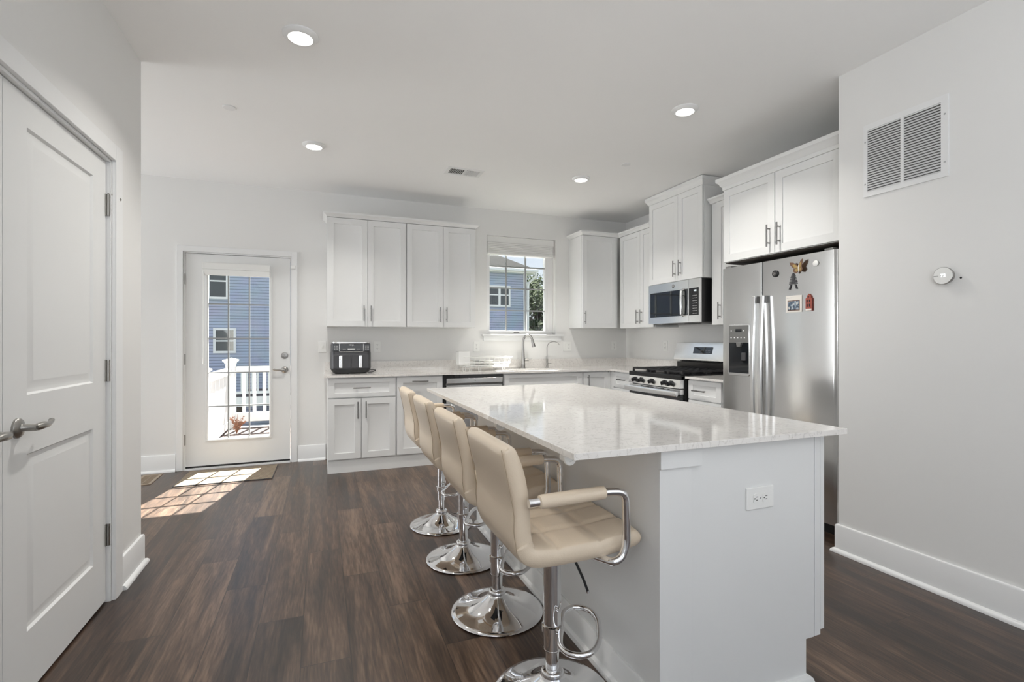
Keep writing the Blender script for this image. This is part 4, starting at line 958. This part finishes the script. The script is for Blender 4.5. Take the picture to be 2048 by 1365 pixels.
# dry plant on the deck
k = thing('dry_plant', 'small reddish dried plant standing on the deck by the corner post', 'plant', (-1.14, 8.16, DZ_))
b = MB(); lf = MB()
for i in range(26):
    a = random.uniform(0, 2 * PI); h_ = random.uniform(.10, .27); s_ = random.uniform(.02, .11)
    tip = Vector((math.cos(a) * s_, math.sin(a) * s_, h_)); b.tube([(0, 0, 0), tip * .5 + Vector((0, 0, .03)), tip], .0025, 5)
    for q in range(5):
        p0 = tip * random.uniform(.45, 1.0); d = Vector((random.uniform(-1, 1), random.uniform(-1, 1), random.uniform(-.2, 1))).normalized() * .035; w_ = Vector((-d.y, d.x, .4)).normalized() * .007
        lf.add([p0 - w_, p0 + d * .5 - w_, p0 + d, p0 + d * .5 + w_, p0 + w_], [(0, 1, 2, 3, 4)])
b.build('stems', M_dry, k); lf.build('leaves', M_dry, k, weld=False)
# neighbour house
HY = 20.0
k = thing('neighbor_house', 'blue grey sided two storey house seen through door and window', 'house', (0, 0, 0))
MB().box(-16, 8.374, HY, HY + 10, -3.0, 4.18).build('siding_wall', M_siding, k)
ex0, ex1, ey0, ey1, ez = -16.4, 8.72, HY - .35, HY + 10.35, 4.31; mm = .58; ry = (ey0 + ey1) / 2; hh = (ry - ey0) * mm; dd_ = ry - ey0
MB().add([(ex0, ey0, ez), (ex1, ey0, ez), (ex1, ey1, ez), (ex0, ey1, ez), (ex0 + dd_, ry, ez + hh), (ex1 - dd_, ry, ez + hh)], [(0, 1, 5, 4), (1, 2, 5), (2, 3, 4, 5), (3, 0, 4), (3, 2, 1, 0)]).build('roof', M_roof, k)
MB().box(ex0 + .02, ex1 - .02, ey0 + .02, ey1 - .02, 4.14, 4.305).build('soffit', M_vinyl, k)
MB().box(ex0, ex1 + .06, ey0 - .10, ey0, 4.19, 4.31).build('gutter', M_vinyl, k, bevel=.02)
MB().tube(fillet([(8.70, HY - .38, 4.2), (8.70, HY - .36, 4.02), (8.45, HY - .06, 3.72), (8.43, HY - .06, -2.9)], .12), .05, 10).build('downspout', M_vinyl, k)
MB().box(8.25, 8.40, HY - .025, HY, -3.0, 4.15).build('corner_board', M_vinyl, k)
def house_window(x0, x1, z0, z1, mull=False, rail=None):
    f = MB(); t_ = .075
    f.box(x0, x0 + t_, HY - .05, HY, z0, z1).box(x1 - t_, x1, HY - .05, HY, z0, z1).box(x0 + t_, x1 - t_, HY - .05, HY, z0, z0 + t_).box(x0 + t_, x1 - t_, HY - .05, HY, z1 - t_, z1)
    zm = rail if rail else (z0 + z1) / 2
    f.box(x0 + t_, x1 - t_, HY - .04, HY, zm - .025, zm + .025)
    if mull: xm = mull; f.box(xm - .05, xm + .05, HY - .045, HY, z0 + t_, z1 - t_)
    o = f.build('window', M_vinyl, k, weld=False)
    MB().box(x0 + t_, x1 - t_, HY - .02, HY - .01, z0 + t_, z1 - t_).build('pane', M_win, o)
house_window(-3.52, -2.81, .79, 1.67, rail=1.22); house_window(-3.70, -3.05, 2.70, 4.0, rail=3.33); house_window(6.05, 7.63, 2.69, 3.59, mull=7.13, rail=3.19)
house_window(0.2, 1.2, 2.5, 3.7); house_window(2.9, 3.9, 2.5, 3.7)
# neighbour deck
k = thing('neighbor_deck', 'white railed raised deck on the house behind the garden', 'deck', (0, 0, 0))
NY = 17.2
MB().box(-2.55, 3, NY, HY - .06, -.62, -.50).build('platform', M_deck, k)
MB().box(-2.55, 3, NY - .03, NY, -.80, -.50).build('fascia', M_vinyl, k)
MB().box(-2.45, 3, NY + .02, NY + .09, .36, .44).build('top_rail', M_vinyl, k)
MB().box(-2.45, 3, NY + .02, NY + .09, -.42, -.34).build('bottom_rail', M_vinyl, k)
b = MB(); x = -2.3
while x < 0: MB().box(x, x + .045, NY + .03, NY + .08, -.34, .36).build('baluster', M_vinyl, k); x += .15
for x in (-2.5, -1.3): MB().box(x - .06, x + .06, NY, NY + .12, -.55, .56).build('post', M_vinyl, k)
MB().box(-2.42, -2.28, NY + .1, NY + .24, -3.0, -.62).build('support_post', M_bark, k); MB().box(-1.35, -1.21, NY + .1, NY + .24, -3.0, -.62).build('support_post', M_bark, k)
# trees
def leaves(lf, c0, rad, n_, size, squash=.8):
    for _ in range(n_):
        while True:
            d = Vector((random.uniform(-1, 1), random.uniform(-1, 1), random.uniform(-1, 1)))
            if .15 < d.length < 1: break
        p0 = Vector(c0) + Vector((d.x * rad, d.y * rad, d.z * rad * squash)); u = Vector((random.gauss(0, 1), random.gauss(0, 1), random.gauss(0, 1))).normalized(); w_ = u.orthogonal().normalized()
        a, b_ = u * size * random.uniform(.6, 1.2), w_ * size * random.uniform(.35, .6)
        lf.add([p0 - a, p0 + b_, p0 + a, p0 - b_], [(0, 1, 2, 3)])
def tree(name, label, x, y, z_c, rad, m, n_, size, blobs=9, group=None, spread=1.0):
    k = thing(name, label, 'tree', (0, 0, 0), group=group)
    b = MB(); b.tube([(x, y, -3), (x + .1, y, z_c - rad), (x, y, z_c)], [.22, .16, .06], 10); lf = MB()
    for i in range(blobs):
        a = 2.4 * i; rr = rad * spread * math.sqrt((i + .5) / blobs); c0 = (x + rr * math.cos(a), y + rr * math.sin(a) * .7, z_c + random.uniform(-.6, .6) * rad)
        b.tube([(x, y, z_c - rad * .5), tuple((Vector((x, y, z_c - rad * .3)) + Vector(c0)) / 2), c0], [.07, .05, .02], 6)
        leaves(lf, c0, rad * .42, n_ // blobs, size)
    b.build('trunk', M_bark, k); lf.build('crown', m, k, weld=False)
tree('garden_tree', 'loose leafed green tree beyond the corner of the grey house', 13.0, 29.0, 3.6, 2.6, M_leaf, 3600, .16, 14, 'trees behind the house', 1.0)
tree('garden_tree', 'tall green tree at the right edge of the window view', 17.5, 33.0, 3.2, 2.8, M_leafd, 2400, .2, 10, 'trees behind the house')
for i, (x, y, lab) in enumerate(((10.8, 24.0, 'dark green hedge bush right beside the grey house corner'), (13.2, 26.5, 'dark green hedge bush below the loose leafed tree'))):
    k = thing('hedge_bush', lab, 'bush', (0, 0, 0), group='bushes beside the house'); lf = MB()
    for q in range(12): leaves(lf, (x + random.uniform(-.5, .5), y + random.uniform(-.5, .5), -2.4 + q * .36), 1.0, 750, .2, .8)
    lf.build('foliage', M_leafd, k, weld=False)
k = thing('green_shrub', 'green shrub under the neighboring deck', 'bush', (0, 0, 0)); lf = MB()
for q in range(4): leaves(lf, (-1.7 + q * .35, 16.6, -2.3 + .25 * (q % 2)), .6, 350, .07)
lf.build('foliage', M_leaf, k, weld=False)
